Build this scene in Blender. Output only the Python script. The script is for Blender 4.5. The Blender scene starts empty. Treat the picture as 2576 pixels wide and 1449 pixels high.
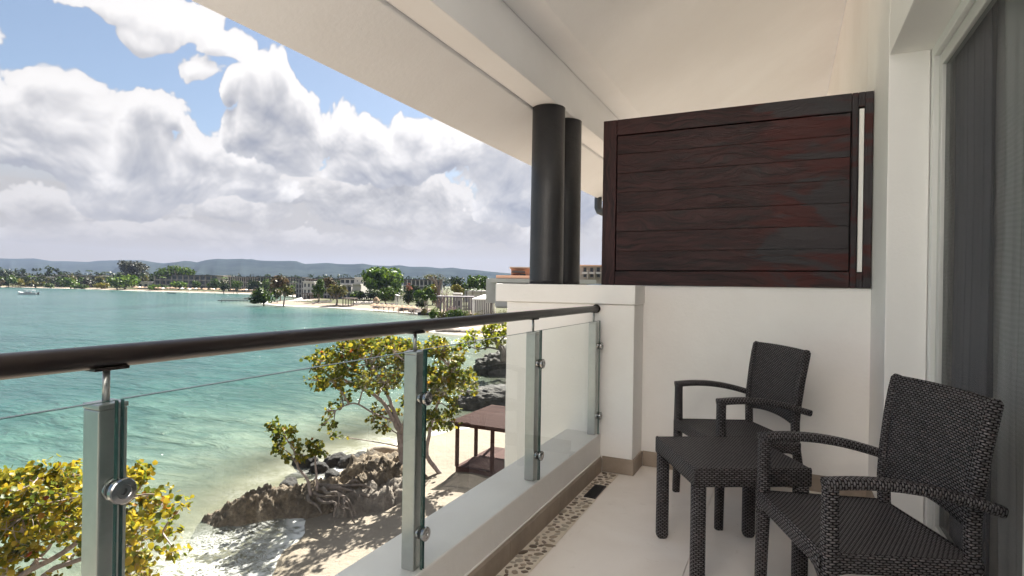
import bpy, bmesh, math, random
import numpy as np
from mathutils import Vector, Matrix, noise as mnoise

random.seed(7)
rng = np.random.default_rng(7)
sc = bpy.context.scene
COL = sc.collection
R = math.radians
SEA = -8.8            # sea level; balcony floor is z = 0
LAND = -7.6

# ------------------------------------------------------------------ camera
YAW, ROLL, FOC, PX, PY = R(25.7), R(0.9), 1433.0, 1288.0, 719.0
CAM = np.array([0.0, 0.0, 1.2])
_f = np.array([-math.sin(YAW), math.cos(YAW), 0.0])
_r0 = np.array([math.cos(YAW), math.sin(YAW), 0.0])
_u0 = np.array([0.0, 0.0, 1.0])
_r = _r0 * math.cos(ROLL) + _u0 * math.sin(ROLL)
_u = -_r0 * math.sin(ROLL) + _u0 * math.cos(ROLL)
cam = bpy.data.cameras.new("camera")
cam.sensor_width = 36.0
cam.lens = 36.0 * FOC / 2576.0
cam.shift_y = (PY - 724.5) / 2576.0
cam.clip_start = 0.05
cam.clip_end = 30000.0
camo = bpy.data.objects.new("camera", cam)
COL.objects.link(camo)
camo.matrix_world = Matrix(((_r[0], _u[0], -_f[0], CAM[0]), (_r[1], _u[1], -_f[1], CAM[1]),
                            (_r[2], _u[2], -_f[2], CAM[2]), (0, 0, 0, 1)))
sc.camera = camo


def ray(x, y):
    return _f + _r * (x - PX) / FOC - _u * (y - PY) / FOC


def on_z(x, y, z):
    d = ray(x, y)
    return CAM + d * ((z - CAM[2]) / d[2])


def at_d(x, y, dist):
    return CAM + ray(x, y) * dist


# ------------------------------------------------------------------ light
SUN_EL, SUN_AZ = R(47.0), math.atan2(-0.20, 0.98)      # azimuth clockwise from +Y
SUN_DIR = Vector((math.sin(SUN_AZ) * math.cos(SUN_EL), math.cos(SUN_AZ) * math.cos(SUN_EL), math.sin(SUN_EL)))
sl = bpy.data.lights.new("sun", 'SUN')
sl.energy = 5.0
sl.angle = R(0.6)
sl.color = (1.0, 0.95, 0.87)
so = bpy.data.objects.new("sun", sl)
COL.objects.link(so)
so.rotation_euler = SUN_DIR.to_track_quat('Z', 'Y').to_euler()
so.location = (-40, 40, 90)

sc.view_settings.view_transform = 'Standard'
sc.view_settings.look = 'None'
sc.view_settings.exposure = 2.28
sc.view_settings.gamma = 1.0
sc.view_settings.use_curve_mapping = False
sc.render.engine = 'CYCLES'
cy = sc.cycles
cy.use_denoising = True
try:
    cy.denoiser = 'OPENIMAGEDENOISE'
except Exception:
    pass
cy.max_bounces = 16
cy.diffuse_bounces = 12
cy.glossy_bounces = 4
cy.transparent_max_bounces = 24
cy.volume_bounces = 0
cy.transmission_bounces = 4
cy.caustics_reflective = False
cy.caustics_refractive = False
cy.sample_clamp_indirect = 6.0


class NT:
    """small helper to write node trees"""
    def __init__(s, nt):
        s.nt = nt

    def new(s, t, **k):
        n = s.nt.nodes.new(t)
        for a, b in k.items():
            setattr(n, a, b)
        return n

    def put(s, sock, v):
        if v is None:
            return
        if isinstance(v, bpy.types.NodeSocket):
            s.nt.links.new(v, sock)
        else:
            if sock.type == 'RGBA' and hasattr(v, '__len__') and len(v) == 3:
                v = (*v, 1.0)
            sock.default_value = v

    def m(s, op, a, b=None, c=None, clamp=False):
        n = s.new('ShaderNodeMath', operation=op)
        n.use_clamp = clamp
        s.put(n.inputs[0], a)
        s.put(n.inputs[1], b)
        s.put(n.inputs[2], c)
        return n.outputs[0]

    def vm(s, op, a, b=None, out=0):
        n = s.new('ShaderNodeVectorMath', operation=op)
        s.put(n.inputs[0], a)
        s.put(n.inputs[1], b)
        return n.outputs[out]

    def dot(s, a, b):
        n = s.new('ShaderNodeVectorMath', operation='DOT_PRODUCT')
        s.put(n.inputs[0], a)
        s.put(n.inputs[1], b)
        return n.outputs['Value']

    def length(s, a):
        n = s.new('ShaderNodeVectorMath', operation='LENGTH')
        s.put(n.inputs[0], a)
        return n.outputs['Value']

    def xyz(s, x, y, z=0.0):
        n = s.new('ShaderNodeCombineXYZ')
        s.put(n.inputs[0], x); s.put(n.inputs[1], y); s.put(n.inputs[2], z)
        return n.outputs[0]

    def sep(s, v):
        n = s.new('ShaderNodeSeparateXYZ')
        s.put(n.inputs[0], v)
        return n.outputs

    def mapr(s, v, a, b, c=0.0, d=1.0, smooth=True):
        n = s.new('ShaderNodeMapRange')
        n.interpolation_type = 'SMOOTHSTEP' if smooth else 'LINEAR'
        n.clamp = True
        s.put(n.inputs[0], v)
        for i, q in enumerate((a, b, c, d)):
            s.put(n.inputs[i + 1], q)
        return n.outputs[0]

    def mix(s, f, a, b, blend='MIX'):
        n = s.new('ShaderNodeMix', data_type='RGBA', blend_type=blend)
        s.put(n.inputs[0], f); s.put(n.inputs[6], a); s.put(n.inputs[7], b)
        return n.outputs[2]

    def noise(s, v, scale, detail=3.0, rough=0.5, dist=0.0, out='Fac'):
        n = s.new('ShaderNodeTexNoise')
        s.put(n.inputs['Vector'], v)
        s.put(n.inputs['Scale'], scale); s.put(n.inputs['Detail'], detail)
        s.put(n.inputs['Roughness'], rough); s.put(n.inputs['Distortion'], dist)
        return n.outputs[out]

    def voro(s, v, scale, feature='F1', detail=0.0, rnd=1.0, out='Distance'):
        n = s.new('ShaderNodeTexVoronoi', feature=feature)
        s.put(n.inputs['Vector'], v)
        s.put(n.inputs['Scale'], scale)
        if 'Detail' in n.inputs and detail:
            s.put(n.inputs['Detail'], detail)
            n.normalize = True
        s.put(n.inputs['Randomness'], rnd)
        return n.outputs[out]

    def ramp(s, v, stops, interp='LINEAR'):
        n = s.new('ShaderNodeValToRGB')
        cr = n.color_ramp
        cr.interpolation = interp
        while len(cr.elements) < len(stops):
            cr.elements.new(0.5)
        for e, (p, c) in zip(cr.elements, stops):
            e.position = p
            e.color = (*c, 1.0) if len(c) == 3 else c
        s.put(n.inputs[0], v)
        return n.outputs[0]

    def attr(s, name, out='Fac'):
        n = s.new('ShaderNodeAttribute', attribute_name=name)
        return n.outputs[out]

    def coord(s, k='Object'):
        return s.new('ShaderNodeTexCoord').outputs[k]

    def pos(s):
        return s.new('ShaderNodeNewGeometry').outputs['Position']

    def bump(s, h, strength=0.5, dist=0.01):
        n = s.new('ShaderNodeBump')
        s.put(n.inputs['Height'], h)
        s.put(n.inputs['Strength'], strength)
        s.put(n.inputs['Distance'], dist)
        return n.outputs['Normal']


# ------------------------------------------------------------------ world: sky with cumulus
world = bpy.data.worlds.new("World")
sc.world = world
world.use_nodes = True
world.node_tree.nodes.clear()
N = NT(world.node_tree)
sky = N.new('ShaderNodeTexSky', sky_type='NISHITA')
sky.sun_disc = False
sky.sun_elevation = SUN_EL
sky.sun_rotation = SUN_AZ % (2 * math.pi)
sky.air_density = 1.0
sky.dust_density = 0.8
sky.ozone_density = 1.2
dirv = N.coord('Generated')
fw = N.dot(dirv, tuple(_f)); rt = N.dot(dirv, tuple(_r0))
dz = N.sep(dirv)[2]
az = N.m('ARCTAN2', rt, fw)
el = N.m('ARCSINE', dz)


def azel(x, y):
    d = ray(x, y); d = d / np.linalg.norm(d)
    return math.atan2(d @ _r0, d @ _f), math.asin(d[2])



def wnoise(x, y, f, seed, per=None):
    def h(i, j):
        if per: i = np.mod(i, per)
        q = np.sin(i * 127.1 + j * 311.7 + seed * 74.7) * 43758.5453
        return q - np.floor(q)
    X, Y = x * f, y * f
    i, j = np.floor(X), np.floor(Y); u, v = X - i, Y - j
    u = u * u * u * (u * (u * 6 - 15) + 10); v = v * v * v * (v * (v * 6 - 15) + 10)
    return (h(i, j) * (1 - u) + h(i + 1, j) * u) * (1 - v) + (h(i, j + 1) * (1 - u) + h(i + 1, j + 1) * u) * v


def wfbm(x, y, f, o, seed, gain=0.5):
    a, s, t = 1.0, 0.0, 0.0
    for k in range(o):
        s = s + a * wnoise(x + 3.1 * k, y - 1.7 * k, f, seed + k); t += a; a *= gain; f *= 2.07
    return s / t


def worley(x, y, f, seed):
    """rounded puff height: 1 at a cell's heart, falling to 0 at its rim"""
    X, Y = x * f, y * f
    i0, j0 = np.floor(X), np.floor(Y)
    best = np.full(X.shape, 9.0)
    for di in (-1, 0, 1):
        for dj in (-1, 0, 1):
            i, j = i0 + di, j0 + dj
            a = np.sin(i * 127.1 + j * 311.7 + seed) * 43758.5453; a -= np.floor(a)
            b = np.sin(i * 269.5 + j * 183.3 + seed) * 24634.6345; b -= np.floor(b)
            d = (i + a - X) ** 2 + (j + b - Y) ** 2
            best = np.minimum(best, d)
    return 1.0 - np.sqrt(np.minimum(best, 1.0))


def cloud_layer(A, S, items, seed, amp, f, grow=1.0):
    """cloud depth field: hand-placed masses (az, s, ra, rb) broken up by piled puffs"""
    wx = (wfbm(A, S, 7.0 * f, 4, seed) - 0.5) * 0.075 / f; wy = (wfbm(A, S, 7.0 * f, 4, seed + 40) - 0.5) * 0.06 / f
    a, s = A + wx, S + wy
    m = np.full(A.shape, -3.0)
    for (u0, s0, ra, rb) in items:
        q = np.sqrt(((a - u0) / ra) ** 2 + ((s - s0) / np.where(s > s0, rb, rb * 0.8)) ** 2)
        m = np.maximum(m, grow - q)
    p = 0.50 * worley(a, s, 11.0 * f, seed + 1.3) + 0.30 * worley(a, s, 24.0 * f, seed + 2.1) + 0.17 * worley(a, s, 52.0 * f, seed + 3.7) + 0.09 * worley(a, s, 110.0 * f, seed + 5.2)
    p += 0.28 * (wfbm(a, s, 30.0 * f, 4, seed + 70, 0.6) - 0.5)
    return m + amp * (p - 0.50), p


def shade_down(D, px, L):
    """light soaking down through the cloud: depth gathered from above (rows run top to bottom)"""
    k = math.exp(-px / L)
    acc = np.zeros(D.shape[1]); out = np.empty_like(D)
    P = np.clip(D, 0, 1.2)
    for r in range(D.shape[0]):
        acc = acc * k + P[r] * px
        out[r] = acc
    return out


def sky_clouds(AZ, EL, to_s, azel_s, rowstep):
    """colour and cover of the cumulus in view; AZ, EL grids in radians, rows from high to low"""
    S = to_s(EL)
    def it(lst): return [azel_s(*q) for q in lst]
    LT = [(300, 10, 150, 85), (430, 62, 120, 70), (540, 125, 52, 40), (505, 185, 50, 52), (380, 110, 60, 40), (-250, 120, 200, 110)]
    LA = [(600, 220, 34, 52), (700, 240, 88, 82), (765, 270, 80, 76), (850, 330, 110, 80), (955, 350, 100, 66), (1050, 330, 60, 56), (660, 330, 90, 90), (740, 370, 130, 80), (900, 430, 90, 60), (1150, 390, 160, 95), (1280, 430, 150, 80), (1020, 410, 150, 70), (1400, 480, 200, 110)]
    LB = [(30, 270, 170, 90), (140, 235, 80, 52), (120, 320, 150, 90), (30, 400, 190, 70), (200, 330, 60, 50), (350, 310, 80, 62), (420, 330, 40, 34), (330, 380, 130, 70), (250, 440, 190, 70), (560, 390, 130, 72), (640, 400, 110, 70), (480, 380, 50, 42), (500, 450, 150, 62), (620, 470, 130, 52), (310, 500, 150, 48)]
    LC = [(90, 520, 190, 52), (560, 520, 160, 44), (760, 480, 130, 56), (880, 470, 150, 60), (870, 545, 120, 46), (1000, 450, 120, 70), (690, 590, 110, 26), (1080, 500, 120, 60), (960, 560, 100, 36), (1200, 560, 150, 52), (450, 580, 130, 26), (240, 580, 130, 28),
          (930, 612, 130, 20), (1120, 620, 120, 18), (1300, 600, 130, 30), (1450, 540, 140, 60), (60, 600, 120, 20), (580, 615, 120, 16), (820, 500, 60, 40), (1000, 500, 70, 40)]
    layers = [(LC, 11.0, 1.35, 1.7, 0.035, 0.95, 0.55), (LB, 23.0, 1.45, 1.0, 0.075, 1.0, 0.0), (LA, 37.0, 1.45, 1.05, 0.075, 1.0, 0.0), (LT, 51.0, 1.45, 1.05, 0.20, 1.0, 0.0)]
    haze_col = np.array([0.575, 0.555, 0.545])
    base = np.clip((math.radians(13.0) - EL) / math.radians(6.5), 0, 1)
    base = base * base * (3 - 2 * base)
    und = wfbm(AZ, S, 9.0, 5, 5.5)
    col = haze_col[None, None, :] * (0.86 + 0.30 * und[..., None])
    cov = base * np.clip(0.95 + 0.5 * (und - 0.4), 0, 1)
    cov = np.maximum(cov, np.clip((math.radians(9.5) - EL) / math.radians(2.0), 0, 1))
    for lst, seed, amp, f, L, grow, hz in layers:
        D, p = cloud_layer(AZ, S, it(lst), seed, amp, f, grow)
        c = np.clip((D + 0.02) / 0.13, 0, 1); c = c * c * (3 - 2 * c)
        soft = np.clip((D + 0.10) / 0.5, 0, 1)
        dep = shade_down(np.clip(D, -1, 2.0), rowstep, L) / L
        dep2 = shade_down(np.clip(D, -1, 2.0), rowstep, L * 0.22) / (L * 0.22)
        em = np.clip((p - np.roll(p, 3, axis=0)) * 5.0, -1, 1); em2 = np.clip((D - np.roll(D, 12, axis=0)) * 1.5, -1, 1)
        lit = 1.13 - 0.95 * (1 - np.exp(-3.0 * np.maximum(dep - 0.03, 0))) - 0.10 * (1 - np.exp(-1.2 * dep2)) + 0.09 * em + 0.20 * em2 + 0.36 * (p - 0.5)
        lit += 0.46 * (wfbm(AZ, S, 8.0 * f, 3, seed + 90) - 0.5)
        lit = np.clip(lit, 0, 1)[..., None]
        d0, d1, d2 = np.array([0.345, 0.365, 0.43]), np.array([0.61, 0.605, 0.625]), np.array([0.99, 0.965, 0.95])
        cc = np.where(lit < 0.5, d0 + (d1 - d0) * lit * 2, d1 + (d2 - d1) * (lit * 2 - 1))
        cc = cc * (1 - hz) + haze_col * hz * (0.8 + 0.45 * lit)
        c3 = (c * (0.80 + 0.20 * soft))[..., None]
        col = col * (1 - c3) + cc * c3
        cov = 1 - (1 - cov) * (1 - c)
    h = np.clip((math.radians(8.5) - EL) / math.radians(8.0), 0, 1)[..., None]
    h = h * h * (3 - 2 * h)
    col = col * (1 - 0.85 * h) + np.array([0.54, 0.49, 0.445]) * 0.85 * h
    return col, cov


def build_cloud_map(W_=4096):
    """cumulus worked out from noise on a direction grid, kept as a panorama (colour + cover)"""
    H_ = W_ // 2
    def to_s(e): return 0.33 * np.log(np.maximum(e, 0) + 0.17)
    def azel_s(x, y, ra, rb):
        u, v = azel(x, y); va = azel(x, y - rb)[1]; vb = azel(x, y + rb)[1]
        return u, float(to_s(v)), ra / FOC * math.cos(u) ** 2, max(0.004, 0.5 * float(to_s(va) - to_s(vb)))
    step = 2 * math.pi / W_
    # all round the sky: loose cumulus fields on a coarse grid
    k = 4
    nw, nh = W_ // k, H_ // 2 // k
    a = (np.arange(nw) + 0.5) * step * k - math.pi
    e = math.pi / 2 - (np.arange(nh) + 0.5) * step * k
    A, E = np.meshgrid(a, e)
    per = 2 * math.pi
    def pf(f, o, sd):
        t, w_, q = 0, 1.0, 0
        for n_ in range(o):
            F_ = int(round(f * per)) / per
            t = t + w_ * wnoise(A + math.pi, to_s(E) * 1.3, F_, sd + n_, int(round(F_ * per))); q += w_; w_ *= 0.55; f *= 2.1
        return t / q
    d = pf(2.0, 6, 3.3)
    up = np.clip((E - math.radians(8)) / math.radians(10), 0, 1)
    cov = np.clip((d - (0.30 + 0.13 * up)) / 0.07, 0, 1); cov = cov * cov * (3 - 2 * cov)
    lit = np.clip(0.80 + 2.2 * (d - np.roll(d, 3, 0)) - 0.5 * np.clip(d - 0.55, 0, 1), 0, 1)[..., None]
    col = np.array([0.45, 0.47, 0.53]) * (1 - lit) + np.array([0.95, 0.93, 0.915]) * lit
    hb = np.clip((math.radians(9) - E) / math.radians(9), 0, 1)
    cov = np.maximum(cov, hb)
    col = col * (1 - hb[..., None]) + np.array([0.56, 0.545, 0.525]) * hb[..., None]
    g = np.concatenate([col, cov[..., None]], -1)
    def up2(q):
        q = np.repeat(np.repeat(q, k, 0), k, 1)
        for ax in (0, 1):
            q = (np.roll(q, 2, ax) + q + np.roll(q, -2, ax) + np.roll(q, 1, ax) + np.roll(q, -1, ax)) / 5
        return q
    g = up2(g)
    # the stretch the photograph shows, puff by puff
    na, ne = int(round(2 * R(52) / step)), int(round(R(38) / step))
    i0 = W_ // 2 - na // 2
    ag = (np.arange(na) + i0 + 0.5) * step - math.pi
    r0_ = H_ // 2 - ne
    eg = math.pi / 2 - (np.arange(ne) + r0_ + 0.5) * step
    AZ, EL = np.meshgrid(ag, eg)
    c_, v_ = sky_clouds(AZ, EL, to_s, azel_s, step)
    fa = np.clip((R(51) - np.abs(AZ)) / R(8), 0, 1) * np.clip((R(37) - EL) / R(6), 0, 1)
    fa = (fa * fa * (3 - 2 * fa))[..., None]
    loc = np.concatenate([c_, v_[..., None]], -1)
    g[r0_:r0_ + ne, i0:i0 + na] = g[r0_:r0_ + ne, i0:i0 + na] * (1 - fa) + loc * fa
    full = np.zeros((H_, W_, 4), np.float32)
    full[:H_ // 2] = g
    full[H_ // 2:, :, :] = (0.5, 0.5, 0.5, 0.0)
    # columns: azimuth right of the camera axis -> panorama u (which runs clockwise too), rows bottom-up
    # panorama u = 0.5 - atan2(y, x)/2pi ; azimuth a (clockwise from the axis): atan2(y, x) = YAW + pi/2 - a
    shift = int(round(((0.5 - (YAW + math.pi / 2) / (2 * math.pi)) - 0.5) * W_))
    full = np.roll(full, shift, axis=1)[::-1]
    out = []
    for name, data in (('cumulus', full[..., :3]), ('cumulus_cover', np.repeat(full[..., 3:], 3, -1))):
        im = bpy.data.images.new(name, W_, H_, alpha=False, float_buffer=True)
        im.colorspace_settings.name = 'Linear Rec.709'
        px_ = np.ones((H_, W_, 4), np.float32); px_[..., :3] = data
        im.pixels.foreach_set(px_.ravel())
        im.update()
        out.append(im)
    return out


def env_tex(im):
    e = N.new('ShaderNodeTexEnvironment')
    e.image = im
    N.put(e.inputs[0], dirv)
    return e.outputs['Color']


cmap, cmask = build_cloud_map()
ccol, cover = env_tex(cmap), N.sep(env_tex(cmask))[0]
sang = N.m('ARCCOSINE', N.m('MINIMUM', N.dot(dirv, tuple(SUN_DIR)), 1.0))
glow = N.m('EXPONENT', N.m('MULTIPLY', N.m('POWER', N.m('DIVIDE', sang, R(26)), 2.0), -1.0))
bg_sky = N.new('ShaderNodeBackground')
N.put(bg_sky.inputs[0], N.mix(0.18, sky.outputs[0], (4.4, 5.3, 6.6)))
bg_sky.inputs[1].default_value = 0.0255
sky.altitude = 0.0
bg_cl = N.new('ShaderNodeBackground')
N.put(bg_cl.inputs[0], ccol)
N.put(bg_cl.inputs[1], N.m('MULTIPLY', N.m('ADD', 1.0, N.m('MULTIPLY', glow, 1.0)), 0.202))
mx = N.new('ShaderNodeMixShader')
N.put(mx.inputs[0], cover)
N.nt.links.new(bg_sky.outputs[0], mx.inputs[1])
N.nt.links.new(bg_cl.outputs[0], mx.inputs[2])
wo = N.new('ShaderNodeOutputWorld')
N.nt.links.new(mx.outputs[0], wo.inputs[0])
world.cycles.sampling_method = 'MANUAL'
world.cycles.sample_map_resolution = 512

# ------------------------------------------------------------------ materials
def mat(name, col, rough=0.6, metal=0.0, spec=0.5, var=None, vscale=3.0, grain=None, coat=0.0):
    """plain surface: base colour, a little colour variation (var = 2nd colour), fine relief (grain = scale, dist)"""
    m = bpy.data.materials.new(name)
    m.use_nodes = True
    n = NT(m.node_tree)
    b = m.node_tree.nodes['Principled BSDF']
    co = n.coord('Object')
    if var is not None:
        f = n.mapr(n.noise(co, vscale, 5.0, 0.6), 0.32, 0.68)
        n.put(b.inputs['Base Color'], n.mix(f, col, var))
    else:
        n.put(b.inputs['Base Color'], col)
    b.inputs['Roughness'].default_value = rough
    b.inputs['Metallic'].default_value = metal
    b.inputs['Specular IOR Level'].default_value = spec
    b.inputs['Coat Weight'].default_value = coat
    if grain:
        n.put(b.inputs['Normal'], n.bump(n.noise(co, grain[0], 6.0, 0.65), 1.0, grain[1]))
    return m


M = {}
M['cream'] = mat('cream_plaster', (0.885, 0.862, 0.84), 0.75, spec=0.3, var=(0.83, 0.80, 0.772), vscale=1.3, grain=(38, 0.0022))
M['ceil'] = mat('ceiling_paint', (0.79, 0.795, 0.81), 0.8, spec=0.25, var=(0.74, 0.74, 0.75), vscale=0.9, grain=(38, 0.0015))
M['white'] = mat('white_plaster', (0.89, 0.87, 0.85), 0.7, spec=0.3, var=(0.86, 0.84, 0.82), vscale=1.6, grain=(42, 0.0018))
M['ledge'] = mat('ledge_paint', (0.82, 0.80, 0.78), 0.55, spec=0.4, var=(0.77, 0.745, 0.72), vscale=2.5, grain=(26, 0.0015))
M['taupe'] = mat('taupe_tile', (0.36, 0.29, 0.235), 0.5, var=(0.28, 0.225, 0.18), vscale=7, grain=(60, 0.0006))
M['grout'] = mat('pale_grout', (0.76, 0.69, 0.61), 0.85, var=(0.66, 0.58, 0.49), vscale=14, grain=(90, 0.002))
M['joint'] = mat('tile_joint', (0.36, 0.32, 0.28), 0.9)
M['steel'] = mat('brushed_steel', (0.46, 0.475, 0.465), 0.34, 0.85, var=(0.42, 0.43, 0.425), vscale=30)
M['steel_dark'] = mat('polished_steel', (0.40, 0.40, 0.40), 0.14, 1.0)
M['rubber'] = mat('black_rubber', (0.015, 0.015, 0.016), 0.6)
M['bronze'] = mat('dark_bronze', (0.036, 0.027, 0.025), 0.36, 0.4, var=(0.026, 0.019, 0.019), vscale=9)
M['column'] = mat('column_paint', (0.030, 0.030, 0.033), 0.42, spec=0.5, var=(0.022, 0.022, 0.026), vscale=5, grain=(18, 0.004))
M['alu'] = mat('grey_aluminium', (0.60, 0.60, 0.58), 0.45, 0.3)
M['alu_light'] = mat('pale_aluminium', (0.74, 0.74, 0.72), 0.4, 0.1)
M['black'] = mat('black_gap', (0.01, 0.01, 0.01), 0.7)
M['iron'] = mat('black_iron', (0.02, 0.02, 0.022), 0.5, 0.4)
M['stripw'] = mat('white_strip', (0.84, 0.82, 0.79), 0.6)
M['gutter'] = mat('gutter_pipe', (0.05, 0.055, 0.065), 0.4)


def floor_mat():
    m = bpy.data.materials.new('floor_tile'); m.use_nodes = True
    n = NT(m.node_tree); b = m.node_tree.nodes['Principled BSDF']
    co = n.pos()
    f = n.mapr(n.noise(co, 1.7, 6.0, 0.62, 0.5), 0.30, 0.70)
    c = n.mix(f, (0.86, 0.80, 0.755), (0.79, 0.72, 0.665))
    g = n.mapr(n.noise(co, 9.0, 5.0, 0.7, 1.5), 0.60, 0.74)
    c = n.mix(n.m('MULTIPLY', g, 0.30), c, (0.48, 0.40, 0.32))
    sp = n.mapr(n.noise(co, 60.0, 2.0, 0.5), 0.73, 0.77)
    c = n.mix(n.m('MULTIPLY', sp, 0.35), c, (0.30, 0.22, 0.16))
    n.put(b.inputs['Base Color'], c)
    n.put(b.inputs['Roughness'], n.mapr(n.noise(co, 4.0, 4.0), 0.3, 0.7, 0.34, 0.50))
    n.put(b.inputs['Normal'], n.bump(n.noise(co, 30, 4.0), 0.5, 0.0008))
    return m


M['floor'] = floor_mat()


def wood_mat(vertical):
    m = bpy.data.materials.new('dark_stained_wood' + ('_upright' if vertical else '')); m.use_nodes = True
    n = NT(m.node_tree); b = m.node_tree.nodes['Principled BSDF']
    p = n.pos()
    oi = n.new('ShaderNodeObjectInfo').outputs['Random']
    off = n.xyz(n.m('MULTIPLY', oi, 17.0), n.m('MULTIPLY', oi, 5.0), n.m('MULTIPLY', oi, 31.0))
    sc_ = (26.0, 3.0, 1.6) if vertical else (1.6, 3.0, 26.0)
    q = n.vm('ADD', n.vm('MULTIPLY', p, sc_), off)
    wob = n.noise(n.vm('ADD', n.vm('MULTIPLY', p, (1.8, 1.8, 3.2)), off), 1.0, 3.0, 0.6)
    q = n.vm('ADD', q, n.xyz(n.m('MULTIPLY', wob, 3.0 if vertical else 0.0), 0.0, n.m('MULTIPLY', wob, 0.0 if vertical else 7.0)))
    g = n.noise(q, 1.9, 7.0, 0.72, 0.35)
    fine = n.noise(n.vm('MULTIPLY', q, (3.0, 1, 3.0)), 2.0, 3.0, 0.6)
    h = n.m('ADD', n.m('MULTIPLY', g, 0.8), n.m('MULTIPLY', fine, 0.35))
    base = n.mix(n.mapr(g, 0.35, 0.65), (0.0100, 0.0048, 0.0060), (0.052, 0.0205, 0.0205))
    # sun-bleached and re-stained patches
    pz = n.vm('ADD', n.vm('MULTIPLY', p, (1.0, 1.0, 4.2)), n.vm('MULTIPLY', off, (0.02, 0.0, 0.012)))
    pt = n.noise(pz, 1.5, 5.0, 0.62, 0.9)
    sx = n.mapr(n.sep(p)[0], -0.75, 0.05)
    red = n.mapr(n.m('MULTIPLY', pt, sx), 0.40, 0.52)
    c = n.mix(n.m('MULTIPLY', red, 0.62), base, (0.070, 0.013, 0.011))
    pt2 = n.noise(n.vm('ADD', pz, (3.3, 0.2, 8.9)), 1.4, 4.0, 0.55, 0.8)
    gr = n.mapr(n.m('MULTIPLY', pt2, sx), 0.47, 0.54)
    c = n.mix(n.m('MULTIPLY', gr, 0.85), c, (0.032, 0.032, 0.036))
    chip = n.mapr(n.noise(n.vm('MULTIPLY', p, (30.0, 1.0, 75.0)), 1.0, 3.0, 0.6), 0.775, 0.80)
    low = n.mapr(n.sep(p)[2], 1.33, 1.25)
    chip = n.m('MULTIPLY', chip, n.m('ADD', 0.12, n.m('MULTIPLY', low, 0.5)))
    c = n.mix(chip, c, (0.45, 0.42, 0.42))
    n.put(b.inputs['Base Color'], c)
    n.put(b.inputs['Roughness'], n.mapr(g, 0.3, 0.7, 0.36, 0.52))
    b.inputs['Specular IOR Level'].default_value = 0.22
    n.put(b.inputs['Normal'], n.bump(h, 0.85, 0.006))
    return m


M['wood'] = wood_mat(False)
M['wood_v'] = wood_mat(True)


def wicker_mat():
    m = bpy.data.materials.new('woven_wicker'); m.use_nodes = True
    n = NT(m.node_tree); b = m.node_tree.nodes['Principled BSDF']
    uv = n.sep(n.coord('UV'))
    L, H = 0.0205, 0.0078
    v = n.m('DIVIDE', uv[1], H)
    row = n.m('FLOOR', v)
    u = n.m('ADD', n.m('DIVIDE', uv[0], L), n.m('MULTIPLY', row, 0.5))
    fu = n.m('FRACT', u); fv = n.m('FRACT', v)
    hu = n.m('POWER', n.m('SINE', n.m('MULTIPLY', fu, math.pi)), 0.55)
    hv = n.m('POWER', n.m('SINE', n.m('MULTIPLY', fv, math.pi)), 0.6)
    h = n.m('MULTIPLY', hu, hv)
    cell = n.xyz(n.m('FLOOR', u), row, 0.0)
    wn = n.new('ShaderNodeTexWhiteNoise', noise_dimensions='2D')
    n.put(wn.inputs['Vector'], cell)
    str_ = n.noise(n.xyz(n.m('MULTIPLY', uv[0], 25.0), n.m('MULTIPLY', row, 3.1), 0.0), 1.0, 2.0)
    f = n.m('ADD', n.m('MULTIPLY', wn.outputs['Value'], 0.5), n.m('MULTIPLY', str_, 0.6))
    c = n.mix(n.mapr(f, 0.25, 0.85), (0.070, 0.063, 0.066), (0.145, 0.132, 0.138))
    brown = n.mapr(str_, 0.56, 0.72)
    c = n.mix(n.m('MULTIPLY', brown, 0.5), c, (0.15, 0.105, 0.10))
    # shade in the gaps between the strands, painted into the colour
    gapm = n.mapr(h, 0.36, 0.76)
    c = n.mix(gapm, (0.019, 0.017, 0.018), c)
    n.put(b.inputs['Base Color'], c)
    n.put(b.inputs['Roughness'], n.mapr(wn.outputs['Value'], 0, 1, 0.28, 0.42))
    n.put(b.inputs['Specular IOR Level'], n.m('MULTIPLY', gapm, 0.5))
    n.put(b.inputs['Normal'], n.bump(h, 1.0, 0.004))
    return m


M['wicker'] = wicker_mat()


def glass_mat(name, tint, gl=0.9, rough=0.0):
    m = bpy.data.materials.new(name); m.use_nodes = True
    nt = m.node_tree; nt.nodes.clear(); n = NT(nt)
    t = n.new('ShaderNodeBsdfTransparent'); n.put(t.inputs[0], tint)
    g = n.new('ShaderNodeBsdfGlossy'); g.inputs['Roughness'].default_value = rough
    n.put(g.inputs[0], (gl, gl, gl))
    fr = n.new('ShaderNodeFresnel'); fr.inputs[0].default_value = 1.5
    x = n.new('ShaderNodeMixShader')
    bf = n.new('ShaderNodeNewGeometry').outputs['Backfacing']
    n.put(x.inputs[0], n.m('MULTIPLY', fr.outputs[0], n.m('SUBTRACT', 1.0, bf)))
    nt.links.new(t.outputs[0], x.inputs[1]); nt.links.new(g.outputs[0], x.inputs[2])
    o = n.new('ShaderNodeOutputMaterial'); nt.links.new(x.outputs[0], o.inputs[0])
    return m


M['glass'] = glass_mat('clear_glass', (0.955, 0.975, 0.965))
M['glass_edge'] = mat('glass_edge', (0.022, 0.065, 0.060), 0.2)
M['door_glass'] = glass_mat('tinted_door_glass', (0.80, 0.82, 0.82))


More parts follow.
